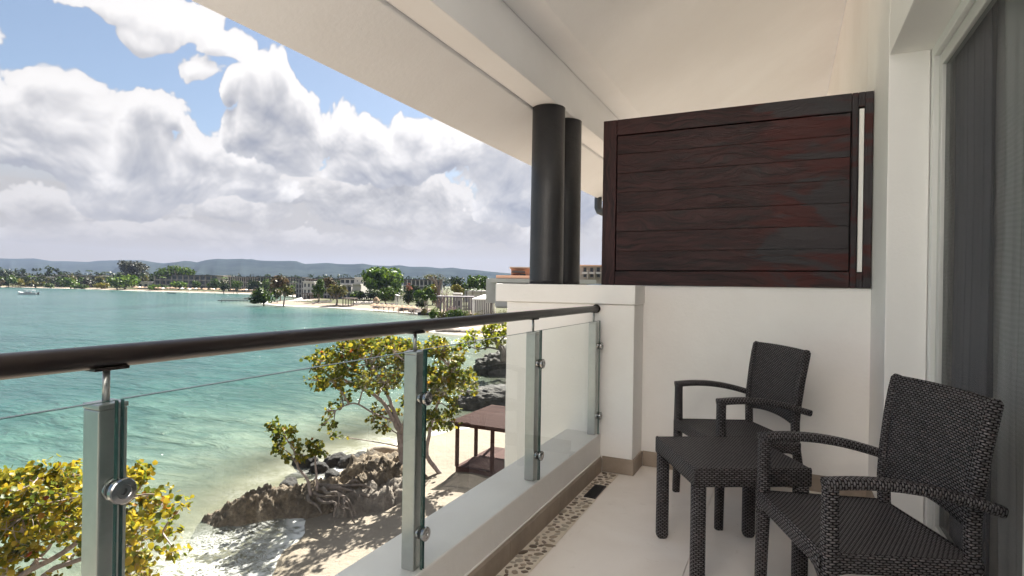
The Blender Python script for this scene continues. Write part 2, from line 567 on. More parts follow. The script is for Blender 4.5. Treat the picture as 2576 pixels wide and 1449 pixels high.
def screen_mat():
    m = bpy.data.materials.new('insect_screen'); m.use_nodes = True
    nt = m.node_tree; nt.nodes.clear(); n = NT(nt)
    t = n.new('ShaderNodeBsdfTransparent'); n.put(t.inputs[0], (1, 1, 1))
    p = n.new('ShaderNodeBsdfPrincipled'); n.put(p.inputs['Base Color'], (0.055, 0.057, 0.062)); p.inputs['Roughness'].default_value = 0.5
    q = n.sep(n.pos())
    wob = n.m('ADD', n.m('MULTIPLY', q[2], 330.0), n.m('MULTIPLY', n.noise(n.pos(), 2.0, 2.0), 26.0))
    f = n.m('ADD', 0.31, n.m('MULTIPLY', n.m('SINE', wob), 0.012))
    x = n.new('ShaderNodeMixShader'); n.put(x.inputs[0], f)
    nt.links.new(t.outputs[0], x.inputs[1]); nt.links.new(p.outputs[0], x.inputs[2])
    o = n.new('ShaderNodeOutputMaterial'); nt.links.new(x.outputs[0], o.inputs[0])
    return m


M['screen'] = screen_mat()


def cloth_mat(name, col, tr):
    m = bpy.data.materials.new(name); m.use_nodes = True
    nt = m.node_tree; nt.nodes.clear(); n = NT(nt)
    d = n.new('ShaderNodeBsdfDiffuse'); t = n.new('ShaderNodeBsdfTranslucent')
    uv = n.coord('Object')
    f = n.noise(n.vm('MULTIPLY', uv, (1, 60, 2.0)), 3.0, 2.0)
    c = n.mix(f, col, tuple(0.8 * q for q in col))
    n.put(d.inputs[0], c); n.put(t.inputs[0], c)
    x = n.new('ShaderNodeMixShader'); x.inputs[0].default_value = tr
    nt.links.new(d.outputs[0], x.inputs[1]); nt.links.new(t.outputs[0], x.inputs[2])
    o = n.new('ShaderNodeOutputMaterial'); nt.links.new(x.outputs[0], o.inputs[0])
    return m


M['drape'] = cloth_mat('dark_drape', (0.26, 0.26, 0.30), 0.1)
M['sheer'] = cloth_mat('grey_sheer', (0.86, 0.88, 0.88), 0.2)


def leaf_mat(name, trans=0.48, gloss=0.015):
    m = bpy.data.materials.new(name); m.use_nodes = True
    nt = m.node_tree; nt.nodes.clear(); n = NT(nt)
    c = n.attr('leafcol', 'Color')
    d = n.new('ShaderNodeBsdfDiffuse'); n.put(d.inputs[0], c)
    t = n.new('ShaderNodeBsdfTranslucent'); n.put(t.inputs[0], c)
    x = n.new('ShaderNodeMixShader'); x.inputs[0].default_value = trans
    nt.links.new(d.outputs[0], x.inputs[1]); nt.links.new(t.outputs[0], x.inputs[2])
    g = n.new('ShaderNodeBsdfGlossy'); g.inputs['Roughness'].default_value = 0.4
    y = n.new('ShaderNodeMixShader'); y.inputs[0].default_value = gloss
    nt.links.new(x.outputs[0], y.inputs[1]); nt.links.new(g.outputs[0], y.inputs[2])
    o = n.new('ShaderNodeOutputMaterial'); nt.links.new(y.outputs[0], o.inputs[0])
    return m


M['leaf'] = leaf_mat('broad_leaf')
M['far_leaf'] = leaf_mat('crown_foliage', 0.25, 0.02)
M['bark'] = mat('grey_bark', (0.22, 0.175, 0.145), 0.85, var=(0.12, 0.092, 0.078), vscale=6, grain=(9, 0.02))
M['bark_pale'] = mat('pale_bark', (0.36, 0.29, 0.26), 0.85, var=(0.22, 0.17, 0.16), vscale=6, grain=(9, 0.012))
M['bark_dark'] = mat('dark_bark', (0.07, 0.055, 0.05), 0.9, var=(0.12, 0.10, 0.09), vscale=4)


def rock_mat(name, dark, mid, pale, k=0.5):
    m = bpy.data.materials.new(name); m.use_nodes = True
    n = NT(m.node_tree); b = m.node_tree.nodes['Principled BSDF']
    p = n.pos()
    a = n.noise(p, 1.1, 6.0, 0.68, 0.4)
    v = n.voro(p, 3.2, 'F1', 2.0)
    f = n.m('ADD', n.m('MULTIPLY', a, 0.75), n.m('MULTIPLY', v, 0.35))
    c = n.ramp(n.mapr(f, 0.28 + 0.18 * (k - 0.5), 0.80 + 0.18 * (k - 0.5), smooth=False), [(0.0, dark), (0.32, tuple(0.5 * (x + y) for x, y in zip(dark, mid))), (0.55, mid), (0.85, pale), (1.0, pale)])
    pits = n.mapr(n.noise(p, 9.0, 4.0, 0.7), 0.40, 0.52)
    c = n.mix(n.m('MULTIPLY', n.m('SUBTRACT', 1.0, pits), 0.45), c, dark)
    n.put(b.inputs['Base Color'], c)
    b.inputs['Roughness'].default_value = 0.85
    n.put(b.inputs['Normal'], n.bump(n.m('ADD', n.noise(p, 4.0, 8.0, 0.72), n.m('MULTIPLY', v, 0.5)), 1.0, 0.16))
    return m


M['rock'] = rock_mat('coral_rock', (0.020, 0.016, 0.013), (0.24, 0.180, 0.122), (0.46, 0.38, 0.29), 0.36)
M['rock_black'] = rock_mat('wet_rock', (0.012, 0.010, 0.010), (0.028, 0.023, 0.020), (0.085, 0.065, 0.050), 0.6)
M['rock_pale'] = rock_mat('limestone', (0.07, 0.055, 0.045), (0.24, 0.20, 0.165), (0.34, 0.29, 0.245), 0.2)
M['rock_grey'] = rock_mat('grey_rock', (0.014, 0.013, 0.013), (0.085, 0.075, 0.066), (0.22, 0.195, 0.17), 0.5)
M['boulder'] = mat('pale_boulder', (0.36, 0.29, 0.23), 0.9, var=(0.26, 0.205, 0.16), vscale=4, grain=(8, 0.03))
M['deck'] = mat('stained_timber', (0.046, 0.019, 0.017), 0.8, spec=0.12, var=(0.022, 0.010, 0.010), vscale=7, grain=(40, 0.002))
_n = NT(M['deck'].node_tree); _b = M['deck'].node_tree.nodes['Principled BSDF']
_oi = _n.new('ShaderNodeObjectInfo').outputs['Random']
_n.put(_b.inputs['Base Color'], _n.mix(_n.mapr(_oi, 0.0, 1.0, smooth=False), _n.mix(_n.noise(_n.coord('Object'), 7.0, 4.0), (0.030, 0.013, 0.012), (0.060, 0.028, 0.024)), _n.mix(_n.noise(_n.coord('Object'), 5.0, 4.0), (0.075, 0.038, 0.033), (0.120, 0.070, 0.060))))
M['fwhite'] = mat('far_white_wall', (0.56, 0.535, 0.51), 0.8, var=(0.51, 0.485, 0.455), vscale=0.3)
M['fcream'] = mat('far_cream_wall', (0.43, 0.38, 0.33), 0.8, var=(0.38, 0.335, 0.29), vscale=0.3)
M['fgrey'] = mat('far_grey_wall', (0.22, 0.215, 0.215), 0.8)
M['fdark'] = mat('dark_glazing', (0.035, 0.040, 0.048), 0.25)
M['froof'] = mat('dark_roof', (0.055, 0.055, 0.06), 0.7, var=(0.075, 0.07, 0.07), vscale=0.4)
M['fterra'] = mat('terracotta_wall', (0.62, 0.36, 0.24), 0.8)
M['fbrick'] = mat('red_brick_wall', (0.34, 0.13, 0.09), 0.85)
M['thatch'] = mat('dry_thatch', (0.36, 0.25, 0.16), 0.95, var=(0.24, 0.16, 0.10), vscale=3)
M['wood_far'] = mat('brown_timber', (0.10, 0.070, 0.055), 0.8)
M['pavil'] = mat('purple_grey_timber', (0.13, 0.115, 0.13), 0.7)
M['canvas'] = mat('white_canvas', (0.80, 0.79, 0.77), 0.8)
M['lounge'] = mat('lounger_weave', (0.09, 0.075, 0.068), 0.8)
M['lounge_pale'] = mat('lounger_cushion', (0.55, 0.50, 0.45), 0.9)
M['boatw'] = mat('boat_paint', (0.72, 0.72, 0.72), 0.35)
M['boatd'] = mat('boat_dark', (0.06, 0.065, 0.07), 0.4)
M['purple'] = mat('terrain_dry', (0.3, 0.25, 0.2), 0.9)


# ------------------------------------------------------------------ mesh builder
class MB:
    def __init__(s):
        s.v, s.f, s.uv = [], [], []

    def add(s, vs, fs, uvs=None):
        o = len(s.v)
        s.v += [tuple(map(float, q)) for q in vs]
        for i, f in enumerate(fs):
            s.f.append(tuple(o + k for k in f))
            s.uv.append(uvs[i] if uvs else None)
        return s

    def box(s, x0, x1, y0, y1, z0, z1):
        return s.add([(x0, y0, z0), (x1, y0, z0), (x1, y1, z0), (x0, y1, z0), (x0, y0, z1), (x1, y0, z1), (x1, y1, z1), (x0, y1, z1)],
                     [(0, 3, 2, 1), (4, 5, 6, 7), (0, 1, 5, 4), (1, 2, 6, 5), (2, 3, 7, 6), (3, 0, 4, 7)])

    def obox(s, c, ax, ay, az_):
        c, ax, ay, az_ = map(np.array, (c, ax, ay, az_))
        vs = [c + i * ax + j * ay + k * az_ for k in (-1, 1) for (i, j) in ((-1, -1), (1, -1), (1, 1), (-1, 1))]
        return s.add(vs, [(0, 3, 2, 1), (4, 5, 6, 7), (0, 1, 5, 4), (1, 2, 6, 5), (2, 3, 7, 6), (3, 0, 4, 7)])

    def beam(s, a, b, w, h):
        a, b = np.array(a, float), np.array(b, float)
        d = (b - a); L = np.linalg.norm(d); d /= L
        up = np.array([0, 0, 1.0]) if abs(d[2]) < 0.95 else np.array([0, 1.0, 0])
        sd = np.cross(d, up); sd /= np.linalg.norm(sd); up = np.cross(sd, d)
        return s.obox((a + b) / 2, d * L / 2, sd * w / 2, up * h / 2)

    def prism_y(s, poly, y0, y1):
        """poly in (x, z), counter-clockwise seen from -y, extruded along y"""
        n = len(poly)
        vs = [(x, y0, z) for x, z in poly] + [(x, y1, z) for x, z in poly]
        fs = [tuple(range(n)), tuple(range(2 * n - 1, n - 1, -1))]
        fs += [((i + 1) % n, i, n + i, n + (i + 1) % n) for i in range(n)]
        return s.add(vs, fs)

    def prism_z(s, poly, z0, z1):
        n = len(poly)
        vs = [(x, y, z0) for x, y in poly] + [(x, y, z1) for x, y in poly]
        fs = [tuple(range(n - 1, -1, -1)), tuple(range(n, 2 * n))]
        fs += [(i, (i + 1) % n, n + (i + 1) % n, n + i) for i in range(n)]
        return s.add(vs, fs)

    def sweep(s, path, prof, scales=None, up=(0, 0, 1), caps=True, u0=0.0):
        """closed profile (a, b) swept along path; u round the profile, v along the path (metres)"""
        P = [np.array(p, float) for p in path]
        n, k = len(P), len(prof)
        up = np.array(up, float)
        per = [0.0]
        for i in range(k):
            a, b = prof[i], prof[(i + 1) % k]
            per.append(per[-1] + math.hypot(a[0] - b[0], a[1] - b[1]))
        vs, ls = [], [0.0]
        pd = None
        for i in range(n):
            d = P[min(i + 1, n - 1)] - P[max(i - 1, 0)]
            d /= (np.linalg.norm(d) + 1e-12)
            sd = np.cross(d, up)
            if np.linalg.norm(sd) < 1e-3:
                sd = pd if pd is not None else np.cross(d, np.array([0.31, 0.95, 0.1]))
            sd = sd / np.linalg.norm(sd)
            pd = sd
            bn = np.cross(sd, d)
            q = scales[i] if scales is not None else 1.0
            for a, b in prof:
                vs.append(P[i] + sd * a * q + bn * b * q)
            if i:
                ls.append(ls[-1] + np.linalg.norm(P[i] - P[i - 1]))
        fs, uv = [], []
        for i in range(n - 1):
            for j in range(k):
                j2 = (j + 1) % k
                fs.append((i * k + j, (i + 1) * k + j, (i + 1) * k + j2, i * k + j2))
                uv.append([(u0 + per[j], ls[i]), (u0 + per[j], ls[i + 1]), (u0 + per[j + 1], ls[i + 1]), (u0 + per[j + 1], ls[i])])
        if caps:
            fs.append(tuple(range(k))); uv.append(None)
            fs.append(tuple((n - 1) * k + j for j in range(k - 1, -1, -1))); uv.append(None)
        return s.add(vs, fs, uv)

    def tube(s, path, r, n=8, scales=None, up=(0, 0, 1), caps=True):
        return s.sweep(path, [(r * math.cos(2 * math.pi * i / n), r * math.sin(2 * math.pi * i / n)) for i in range(n)], scales, up, caps)

    def lathe(s, prof, c=(0, 0, 0), axis='z', n=24):
        """prof: (radius, height) list along the axis"""
        k = len(prof); vs = []
        for i in range(n):
            a = 2 * math.pi * i / n
            for r, h in prof:
                x, y = r * math.cos(a), r * math.sin(a)
                q = (x, y, h) if axis == 'z' else ((h, x, y) if axis == 'x' else (y, h, x))
                vs.append((c[0] + q[0], c[1] + q[1], c[2] + q[2]))
        fs = [(i * k + j, ((i + 1) % n) * k + j, ((i + 1) % n) * k + j + 1, i * k + j + 1) for i in range(n) for j in range(k - 1)]
        if prof[0][0] > 1e-6:
            fs.append(tuple(i * k for i in range(n - 1, -1, -1)))
        if prof[-1][0] > 1e-6:
            fs.append(tuple(i * k + k - 1 for i in range(n)))
        return s.add(vs, fs)

    def mesh(s, name, m=None, smooth=False, uv=False):
        me = bpy.data.meshes.new(name)
        me.from_pydata(s.v, [], s.f)
        if uv:
            lay = me.uv_layers.new(name='UVMap')
            for p in me.polygons:
                u = s.uv[p.index]
                if u is None:
                    nx, ny, nz = (abs(q) for q in p.normal)
                    u = []
                    for vi in p.vertices:
                        x, y, z = me.vertices[vi].co
                        u.append((y, z) if nx >= ny and nx >= nz else ((x, z) if ny >= nz else (x, y)))
                for li, q in zip(p.loop_indices, u):
                    lay.data[li].uv = q
        if m is not None:
            me.materials.append(m)
        if smooth:
            me.shade_smooth()
        me.update()
        return me

    def build(s, name, m, parent=None, smooth=False, uv=False, bevel=0.0, seg=2):
        o = bpy.data.objects.new(name, s.mesh(name, m, smooth, uv))
        COL.objects.link(o)
        if parent is not None:
            o.parent = parent
        if bevel:
            b = o.modifiers.new('bevel', 'BEVEL')
            b.width = bevel; b.segments = seg; b.limit_method = 'ANGLE'; b.angle_limit = R(40)
        return o


def tag(o, label=None, cat=None, group=None, kind=None):
    if label: o['label'] = label
    if cat: o['category'] = cat
    if group: o['group'] = group
    if kind: o['kind'] = kind
    return o


def thing(name, label, cat, loc=(0, 0, 0), rz=0.0, group=None):
    o = bpy.data.objects.new(name, None)
    o.empty_display_size = 0.1
    COL.objects.link(o)
    o.location = tuple(map(float, loc)); o.rotation_euler = (0, 0, rz)
    return tag(o, label, cat, group)


def inst(name, me, parent=None, loc=(0, 0, 0), rot=(0, 0, 0), scale=(1, 1, 1)):
    o = bpy.data.objects.new(name, me)
    COL.objects.link(o)
    if parent is not None: o.parent = parent
    o.location = tuple(map(float, loc)); o.rotation_euler = rot; o.scale = scale
    return o


KIDS = {}


def copy_tree(o, parent=None):
    c = o.copy(); COL.objects.link(c)
    if parent is not None: c.parent = parent
    for ch in [q for q in bpy.data.objects if q.parent == o]:
        copy_tree(ch, c)
    return c


def struct(o):
    o['kind'] = 'structure'
    return o


# ------------------------------------------------------------------ the balcony
Y0, Y1 = -5.2, 9.5           # extent along the balcony (unseen, unroofed stretch behind the camera .. past the neighbour)
YR = 1.12                    # roof cut short here, out of view, to let more light in
YE, YP = 3.867, 3.62         # end wall face, pillar face
XW = 0.444                   # door wall
XL0, XL1, ZL = -1.32, -1.08, 0.245

# slab, floor tiles with open joints
struct(MB().box(XL0, 0.75, Y0, YE - 0.002, -0.30, -0.012).build('floor_slab', M['joint']))
fl = bpy.data.objects.new('floor', None); COL.objects.link(fl); struct(fl)
xs = [-0.952, -0.372, 0.208, 0.80]
ys = [Y0, -3.82, -2.64, -1.46, -0.28, 0.90, 2.08, YE]
for i in range(3):
    for j in range(7):
        off = 0.0 if i % 2 else -0.0
        MB().box(xs[i] + 0.0012, xs[i + 1] - 0.0012, ys[j] + 0.0012, ys[j + 1] - 0.0012, -0.011, 0.0).build('tile', M['floor'], fl, bevel=0.0012, seg=1)

# low wall under the railing, its coping, the taupe skirting in tiles
lw = tag(MB().box(XL0, XL1, Y0, YP - 0.001, -0.28, ZL).build('parapet', M['ledge'], bevel=0.006), 'low smooth parapet wall under the glass railing', 'wall')
for j in range(15):
    a = Y0 + j * 0.62; b = min(a + 0.62, YP - 0.012)
    if b > a:
        MB().prism_y([(XL1 + 0.001, -0.01), (XL1 + 0.013, -0.01), (XL1 + 0.013, 0.086), (XL1 + 0.006, 0.098), (XL1 + 0.001, 0.098)], a + 0.001, b - 0.001).build('skirting_tile', M['taupe'], lw)

MB().tube([(XL1 + 0.003, Y0, 0.1005), (XL1 + 0.003, 1.2, 0.1015), (XL1 + 0.003, YP - 0.01, 0.1005)], 0.0042, 8).build('caulk_bead', M['ledge'], lw)
# pillar with coping, end wall
pl = tag(MB().box(-1.78, -0.871, YP, 4.42, -9.5, 1.088).build('pillar', M['cream'], bevel=0.004), 'square cream pillar wall that carries the two round columns', 'pillar')
MB().box(-1.862, -0.862, 3.60, 4.46, 1.090, 1.215).build('coping', M['cream'], pl, bevel=0.006)
MB().box(XL1 + 0.014, -0.861, YP - 0.011, YP - 0.001, 0, 0.10).build('skirting_tile', M['taupe'], pl, bevel=0.002, seg=1)
MB().box(-0.870, -0.859, YP, YE - 0.012, 0, 0.10).build('skirting_tile', M['taupe'], pl, bevel=0.002, seg=1)
ew = tag(MB().box(-0.870, XW - 0.001, YE, YE + 0.17, -0.28, 1.2158).build('end_wall', M['cream']), 'cream dividing wall at the end of the balcony below the timber screen', 'wall')
for a, b in ((-0.858, -0.42), (-0.418, 0.02), (0.022, XW - 0.002)):
    MB().box(a, b, YE - 0.011, YE - 0.001, 0, 0.10).build('skirting_tile', M['taupe'], ew, bevel=0.002, seg=1)

# door wall: the white jamb by the end wall, the header, the deep reveal; neighbour's stretch past the screen
dw = tag(MB().box(XW, 0.615, 3.349, YE + 0.35, -0.28, 3.757).build('door_wall', M['white'], bevel=0.004), 'white wall beside the sliding door', 'wall')
MB().box(XW + 0.001, 0.86, Y0, 3.348, 2.372, 3.757).build('door_header', M['white'], dw, bevel=0.004)
MB().box(0.6165, 0.86, 3.362, YE + 0.35, -0.28, 3.757).build('wall_core', M['white'], dw)
MB().box(XW, 0.86, YE + 0.352, Y1, -0.28, 3.757).build('neighbour_wall', M['cream'], dw)
MB().box(XW, 0.86, Y0, -1.9, -0.28, 2.370).build('near_wall', M['white'], dw)
for a, b in ((3.35, YE - 0.013),):
    MB().box(XW - 0.011, XW - 0.001, a, b, 0, 0.10).build('skirting_tile', M['taupe'], dw, bevel=0.002, seg=1)
# added wall, out of view behind the camera, bounces sunlight onto the balcony
nw = tag(MB().box(XL0, XW - 0.002, -0.76, -0.60, -0.28, 3.9).build('bounce_wall', M['white']), 'added white wall behind the camera that bounces sunlight onto the balcony', 'wall')
MB().box(-0.87, XW - 0.002, Y1 - 0.25, Y1 - 0.05, -0.28, 3.2).build('neighbour_end_wall', M['cream'], ew)
# roof: eave, beam, flat strip, sloping ceiling in one shell along the building
rf = bpy.data.objects.new('roof', None); COL.objects.link(rf); struct(rf)
ZB = 2.47
MB().prism_y([(-1.64, ZB), (-1.45, ZB), (-1.45, 2.795), (-1.64, 2.795)], YR, Y1).build('beam', M['ceil'], rf, bevel=0.006)
MB().prism_y([(-2.0, 2.236), (-1.642, 2.452), (-1.642, 2.80), (-2.03, 2.60)], YR, Y1).build('eave', M['ceil'], rf, bevel=0.006)
MB().prism_y([(-1.4495, 2.7945), (-1.236, 2.7945), (XW + 0.42, 4.003), (XW + 0.42, 4.20), (-1.25, 3.02), (-1.4495, 3.02)], YR, Y1).build('ceiling', M['ceil'], rf)
MB().prism_y([(-1.642, 2.802), (-1.45, 2.802), (-1.45, 3.02), (-1.642, 3.02)], YR, Y1).build('wall_plate', M['ceil'], rf)

# columns
for cy_, lab in ((3.772, 'nearer of the two round black columns on the pillar coping'), (4.135, 'farther of the two round black columns, half hidden behind the other')):
    c = thing('column', lab, 'column', (-1.545, cy_, 1.2155), 0, 'round black columns')
    MB().lathe([(0.121, 0.0), (0.120, 0.03), (0.1185, 0.6), (0.116, 1.25)], n=48).build('shaft', M['column'], c, smooth=True)
    MB().lathe([(0.1175, 1.246), (0.1175, ZB - 1.2155 - 0.001)], n=48).build('capital_joint', M['column'], c, smooth=True)

# gutter pipe under the eave beyond the screen
g = MB().tube([(-2.0, 6.45, 2.25), (-2.0, 6.45, 2.13), (-1.985, 6.45, 2.095), (-1.95, 6.45, 2.08), (-1.45, 6.45, 2.06)], 0.045, 12, up=(0, 1, 0)).build('gutter_pipe', M['gutter'], smooth=True)
tag(g, 'dark bent drain pipe hanging below the eave by the screen', 'pipe')

# ------------------------------------------------------------------ timber privacy screen
SY = 3.850
scn = thing('privacy_screen', 'dark stained timber privacy screen with seven boards in a frame above the end wall', 'screen', (0, 0, 0))
SX0, SX1, SZ0, SZ1 = -1.163, XW - 0.004, 1.2165, 2.357
scf = 0.046
def board(name, x0, x1, z0, z1, m, y=0.0, bev=0.003):
    return MB().box(x0, x1, SY + y, SY + scf, z0, z1).build(name, m, scn, bevel=bev)
board('stile', SX0, -1.069, SZ0, SZ1, M['wood_v'])
board('rail', -1.067, 0.331, 2.250, SZ1, M['wood'])
board('rail', -1.067, 0.331, SZ0, 1.312, M['wood'])
zz = [1.318, 1.449, 1.584, 1.719, 1.853, 1.986, 2.117, 2.244]
for i in range(7):
    MB().box(-1.063, 0.326, SY + 0.006 + 0.0012 * ((i * 5) % 3), SY + scf, zz[i] + 0.0006, zz[i + 1] - 0.0006).build('plank', M['wood'], scn, bevel=0.002)
MB().box(-1.07, 0.335, SY + scf - 0.002, SY + scf + 0.002, 1.3, 2.26).build('backing', M['black'], scn)
# right stile: two uprights with a slot that shows a white strip
board('stile', 0.333, 0.364, SZ0, SZ1, M['wood_v'])
board('stile', 0.398, SX1, SZ0, SZ1, M['wood_v'])
board('stile_cap', 0.3645, 0.3975, 2.272, SZ1, M['wood_v'])
board('stile_cap', 0.3645, 0.3975, SZ0, 1.305, M['wood_v'])
MB().box(0.3645, 0.3975, SY + 0.030, SY + scf, 1.306, 2.271).build('slot_back', M['black'], scn)
MB().box(0.3705, 0.3950, SY + 0.006, SY + 0.029, 1.312, 2.262).build('white_strip', M['stripw'], scn, bevel=0.002)
for a, b in ((0.3352, 0.3405), (0.3560, 0.3625)):
    MB().tube([(a, SY - 0.001, 1.34), (a + 0.002, SY - 0.002, 1.8), (a, SY - 0.001, 2.22)], 0.0022, 6).build('bead', M['wood_v'], scn)

# ------------------------------------------------------------------ railing
rl = thing('railing', 'glass balcony railing with steel posts and a dark bronze handrail', 'railing', (-1.125, 0, ZL))
def rp(mb, name, m, **k):
    return mb.build(name, m, rl, **k)
HX, HZ = 0.005, 1.059 - ZL
rp(MB().tube([(HX, Y0 + .01, HZ), (HX, 3.594, HZ)], 0.0212, 28, up=(0, 0, 1)), 'handrail', M['bronze'], smooth=False)
bpy.data.objects['handrail'].data.shade_smooth()
PYS = [-5.05, -4.40, -3.40, -2.40, -1.40, -0.40, 0.622, 1.590, 2.585, 3.572]
rp(MB().lathe([(0.028, 0.0), (0.028, 0.005), (0.025, 0.010), (0.0225, 0.014)][::-1], (HX, 3.594 + 0.010, HZ), 'y', 24), 'rail_flange', M['bronze'], smooth=True)
for py_ in PYS:
    p = rp(MB().box(-0.025, 0.025, py_ - 0.025, py_ + 0.025, 0.001, 0.720), 'post', M['steel'], bevel=0.003)
    MB().box(-0.026, 0.026, py_ - 0.026, py_ + 0.026, 0.7205, 0.730).build('post_cap', M['steel'], p, bevel=0.002)
    MB().tube([(0, py_, 0.730), (0, py_, HZ - 0.0246)], 0.0062, 12, up=(0, 1, 0)).build('rod', M['steel'], p, smooth=True)
    MB().box(-0.012, 0.020, py_ - 0.030, py_ + 0.030, HZ - 0.0245, HZ - 0.0185).build('saddle', M['bronze'], p, bevel=0.001)
    for cz in (0.575, 0.124):
        cl = MB().lathe([(0.0, 0.0255), (0.019, 0.0255), (0.021, 0.027), (0.021, 0.034), (0.019, 0.0355)], (0, py_, cz), 'x', 28).build('clamp', M['steel_dark'], p, smooth=False)
        MB().lathe([(0.0185, 0.0356), (0.0185, 0.0485)], (0, py_, cz), 'x', 24).build('gasket', M['rubber'], cl)
        MB().lathe([(0.019, 0.0486), (0.0235, 0.0495), (0.0235, 0.058), (0.0215, 0.0605), (0.013, 0.0615), (0.012, 0.0600), (0.006, 0.0600), (0.0045, 0.056), (0.0, 0.056)], (0, py_, cz), 'x', 32).build('disc', M['steel_dark'], cl, smooth=False)
for a, b in zip(PYS[:-1], PYS[1:]):
    gp = rp(MB().box(0.0372, 0.0468, a + 0.006, b - 0.006, 0.004, 0.738), 'glass_pane', M['glass'])
    MB().box(0.0370, 0.0470, a + 0.0045, a + 0.0055, 0.004, 0.738).build('pane_edge', M['glass_edge'], gp)
    MB().box(0.0370, 0.0470, b - 0.0055, b - 0.0045, 0.004, 0.738).build('pane_edge', M['glass_edge'], gp)
    MB().box(0.0370, 0.0470, a + 0.006, b - 0.006, 0.7385, 0.7395).build('pane_edge', M['glass_edge'], gp)

# ------------------------------------------------------------------ pebble gutter with its drain grate
ps = struct(MB().box(XL1 + 0.013, -0.9535, Y0, YP - 0.012, -0.0118, -0.002).build('pebble_strip', M['grout']))
DY0, DY1, DX0, DX1 = 3.125, 3.345, -1.028, -0.958
PEB = []
pcols = [(0.40, 0.33, 0.26), (0.29, 0.23, 0.175), (0.50, 0.44, 0.37), (0.17, 0.125, 0.095), (0.44, 0.36, 0.285)]
for k in range(10):
    bm = bmesh.new()
    bmesh.ops.create_icosphere(bm, subdivisions=1, radius=1.0)
    for v in bm.verts:
        j = 1 + 0.45 * (random.random() - 0.5)
        v.co.x *= j; v.co.y *= j
    me = bpy.data.meshes.new('pebble'); bm.to_mesh(me); bm.free()
    me.materials.append(mat('pebble_%d' % k, pcols[k % 5], 0.45, var=tuple(0.7 * q for q in pcols[k % 5]), vscale=40))
    me.shade_smooth()
    PEB.append(me)
placed = []
tries = 0
while len(placed) < 285 and tries < 30000:
    tries += 1
    rad = random.uniform(0.011, 0.0205)
    y = random.uniform(1.75, YP - 0.03); x = random.uniform(XL1 + 0.025, -0.966)
    if DY0 - 0.013 < y < DY1 + 0.013 and x > DX0 - 0.013: continue
    if any((x - a) ** 2 + (y - b) ** 2 < (1.04 * (rad + c) + 0.002) ** 2 for a, b, c in placed): continue
    placed.append((x, y, rad))
    e = random.uniform(1.05, 1.6)
    inst('pebble', PEB[random.randrange(10)], ps, (x, y, -0.001), (0, 0, random.gauss(0.6, 0.7)), (rad * e, rad / (0.55 + 0.45 * e), rad * 0.30))
dg = thing('drain_grate', 'small black slotted drain grate set in the pebble strip', 'drain', ((DX0 + DX1) / 2, (DY0 + DY1) / 2, 0))
hw, hl = (DX1 - DX0) / 2, (DY1 - DY0) / 2
fr = MB().box(-hw, -hw + 0.005, -hl, hl, -0.006, 0.004).box(hw - 0.005, hw, -hl, hl, -0.006, 0.004)
fr.box(-hw + 0.005, hw - 0.005, -hl, -hl + 0.006, -0.006, 0.004).box(-hw + 0.005, hw - 0.005, hl - 0.006, hl, -0.006, 0.004)
fr.build('frame', M['iron'], dg)
MB().box(-hw + 0.005, hw - 0.005, -hl + 0.006, hl - 0.006, -0.0019, -0.0009).build('well', M['black'], dg)
for k in range(13):
    y = -hl + 0.012 + k * (2 * hl - 0.024) / 12
    MB().box(-hw + 0.005, hw - 0.005, y - 0.0042, y + 0.0042, 0.0, 0.0035).build('slat', M['iron'], dg)

# ------------------------------------------------------------------ sliding door with curtains
dr = thing('sliding_door', 'grey framed sliding door with a dark insect screen in front of curtains', 'door', (0.62, 0, 0))
fx = 0.0
MB().box(0.000, 0.030, 3.3475, 3.361, 0.0, 2.371).build('seal', M['black'], dr)
MB().box(-0.004, 0.075, 3.290, 3.347, 0.0, 2.371).build('jamb', M['alu_light'], dr, bevel=0.003)
MB().box(-0.004, 0.075, -1.9, 3.289, 2.318, 2.371).build('head', M['alu_light'], dr, bevel=0.003)
MB().box(-0.012, 0.095, -1.9, 3.289, 0.0005, 0.022).build('track', M['alu'], dr, bevel=0.002)
MB().box(0.004, 0.008, -1.9, 3.288, 0.0225, 0.038).build('track_rib', M['alu_light'], dr)
def sash(name, ya, yb, x0, x1, screen=False):
    s = bpy.data.objects.new(name, None); COL.objects.link(s); s.parent = dr
    MB().box(x0, x1, yb - 0.055, yb, 0.040, 2.316).build('stile', M['alu'], s, bevel=0.004)
    MB().box(x0, x1, ya, ya + 0.055, 0.040, 2.316).build('stile', M['alu_light'], s, bevel=0.004)
    MB().box(x0, x1, ya + 0.056, yb - 0.056, 2.256, 2.316).build('rail', M['alu'], s, bevel=0.004)
    MB().box(x0, x1, ya + 0.056, yb - 0.056, 0.040, 0.120).build('rail', M['alu'], s, bevel=0.004)
    MB().box(x0 + 0.016, x0 + 0.022, ya + 0.056, yb - 0.056, 0.121, 2.255).build('screen' if screen else 'pane', M['screen' if screen else 'door_glass'], s)
sash('screen_sash', 2.11, 3.288, 0.016, 0.052, True)
sash('sash', 0.62, 2.14, 0.054, 0.090)
sash('sash', -0.9, 0.66, 0.016, 0.052)
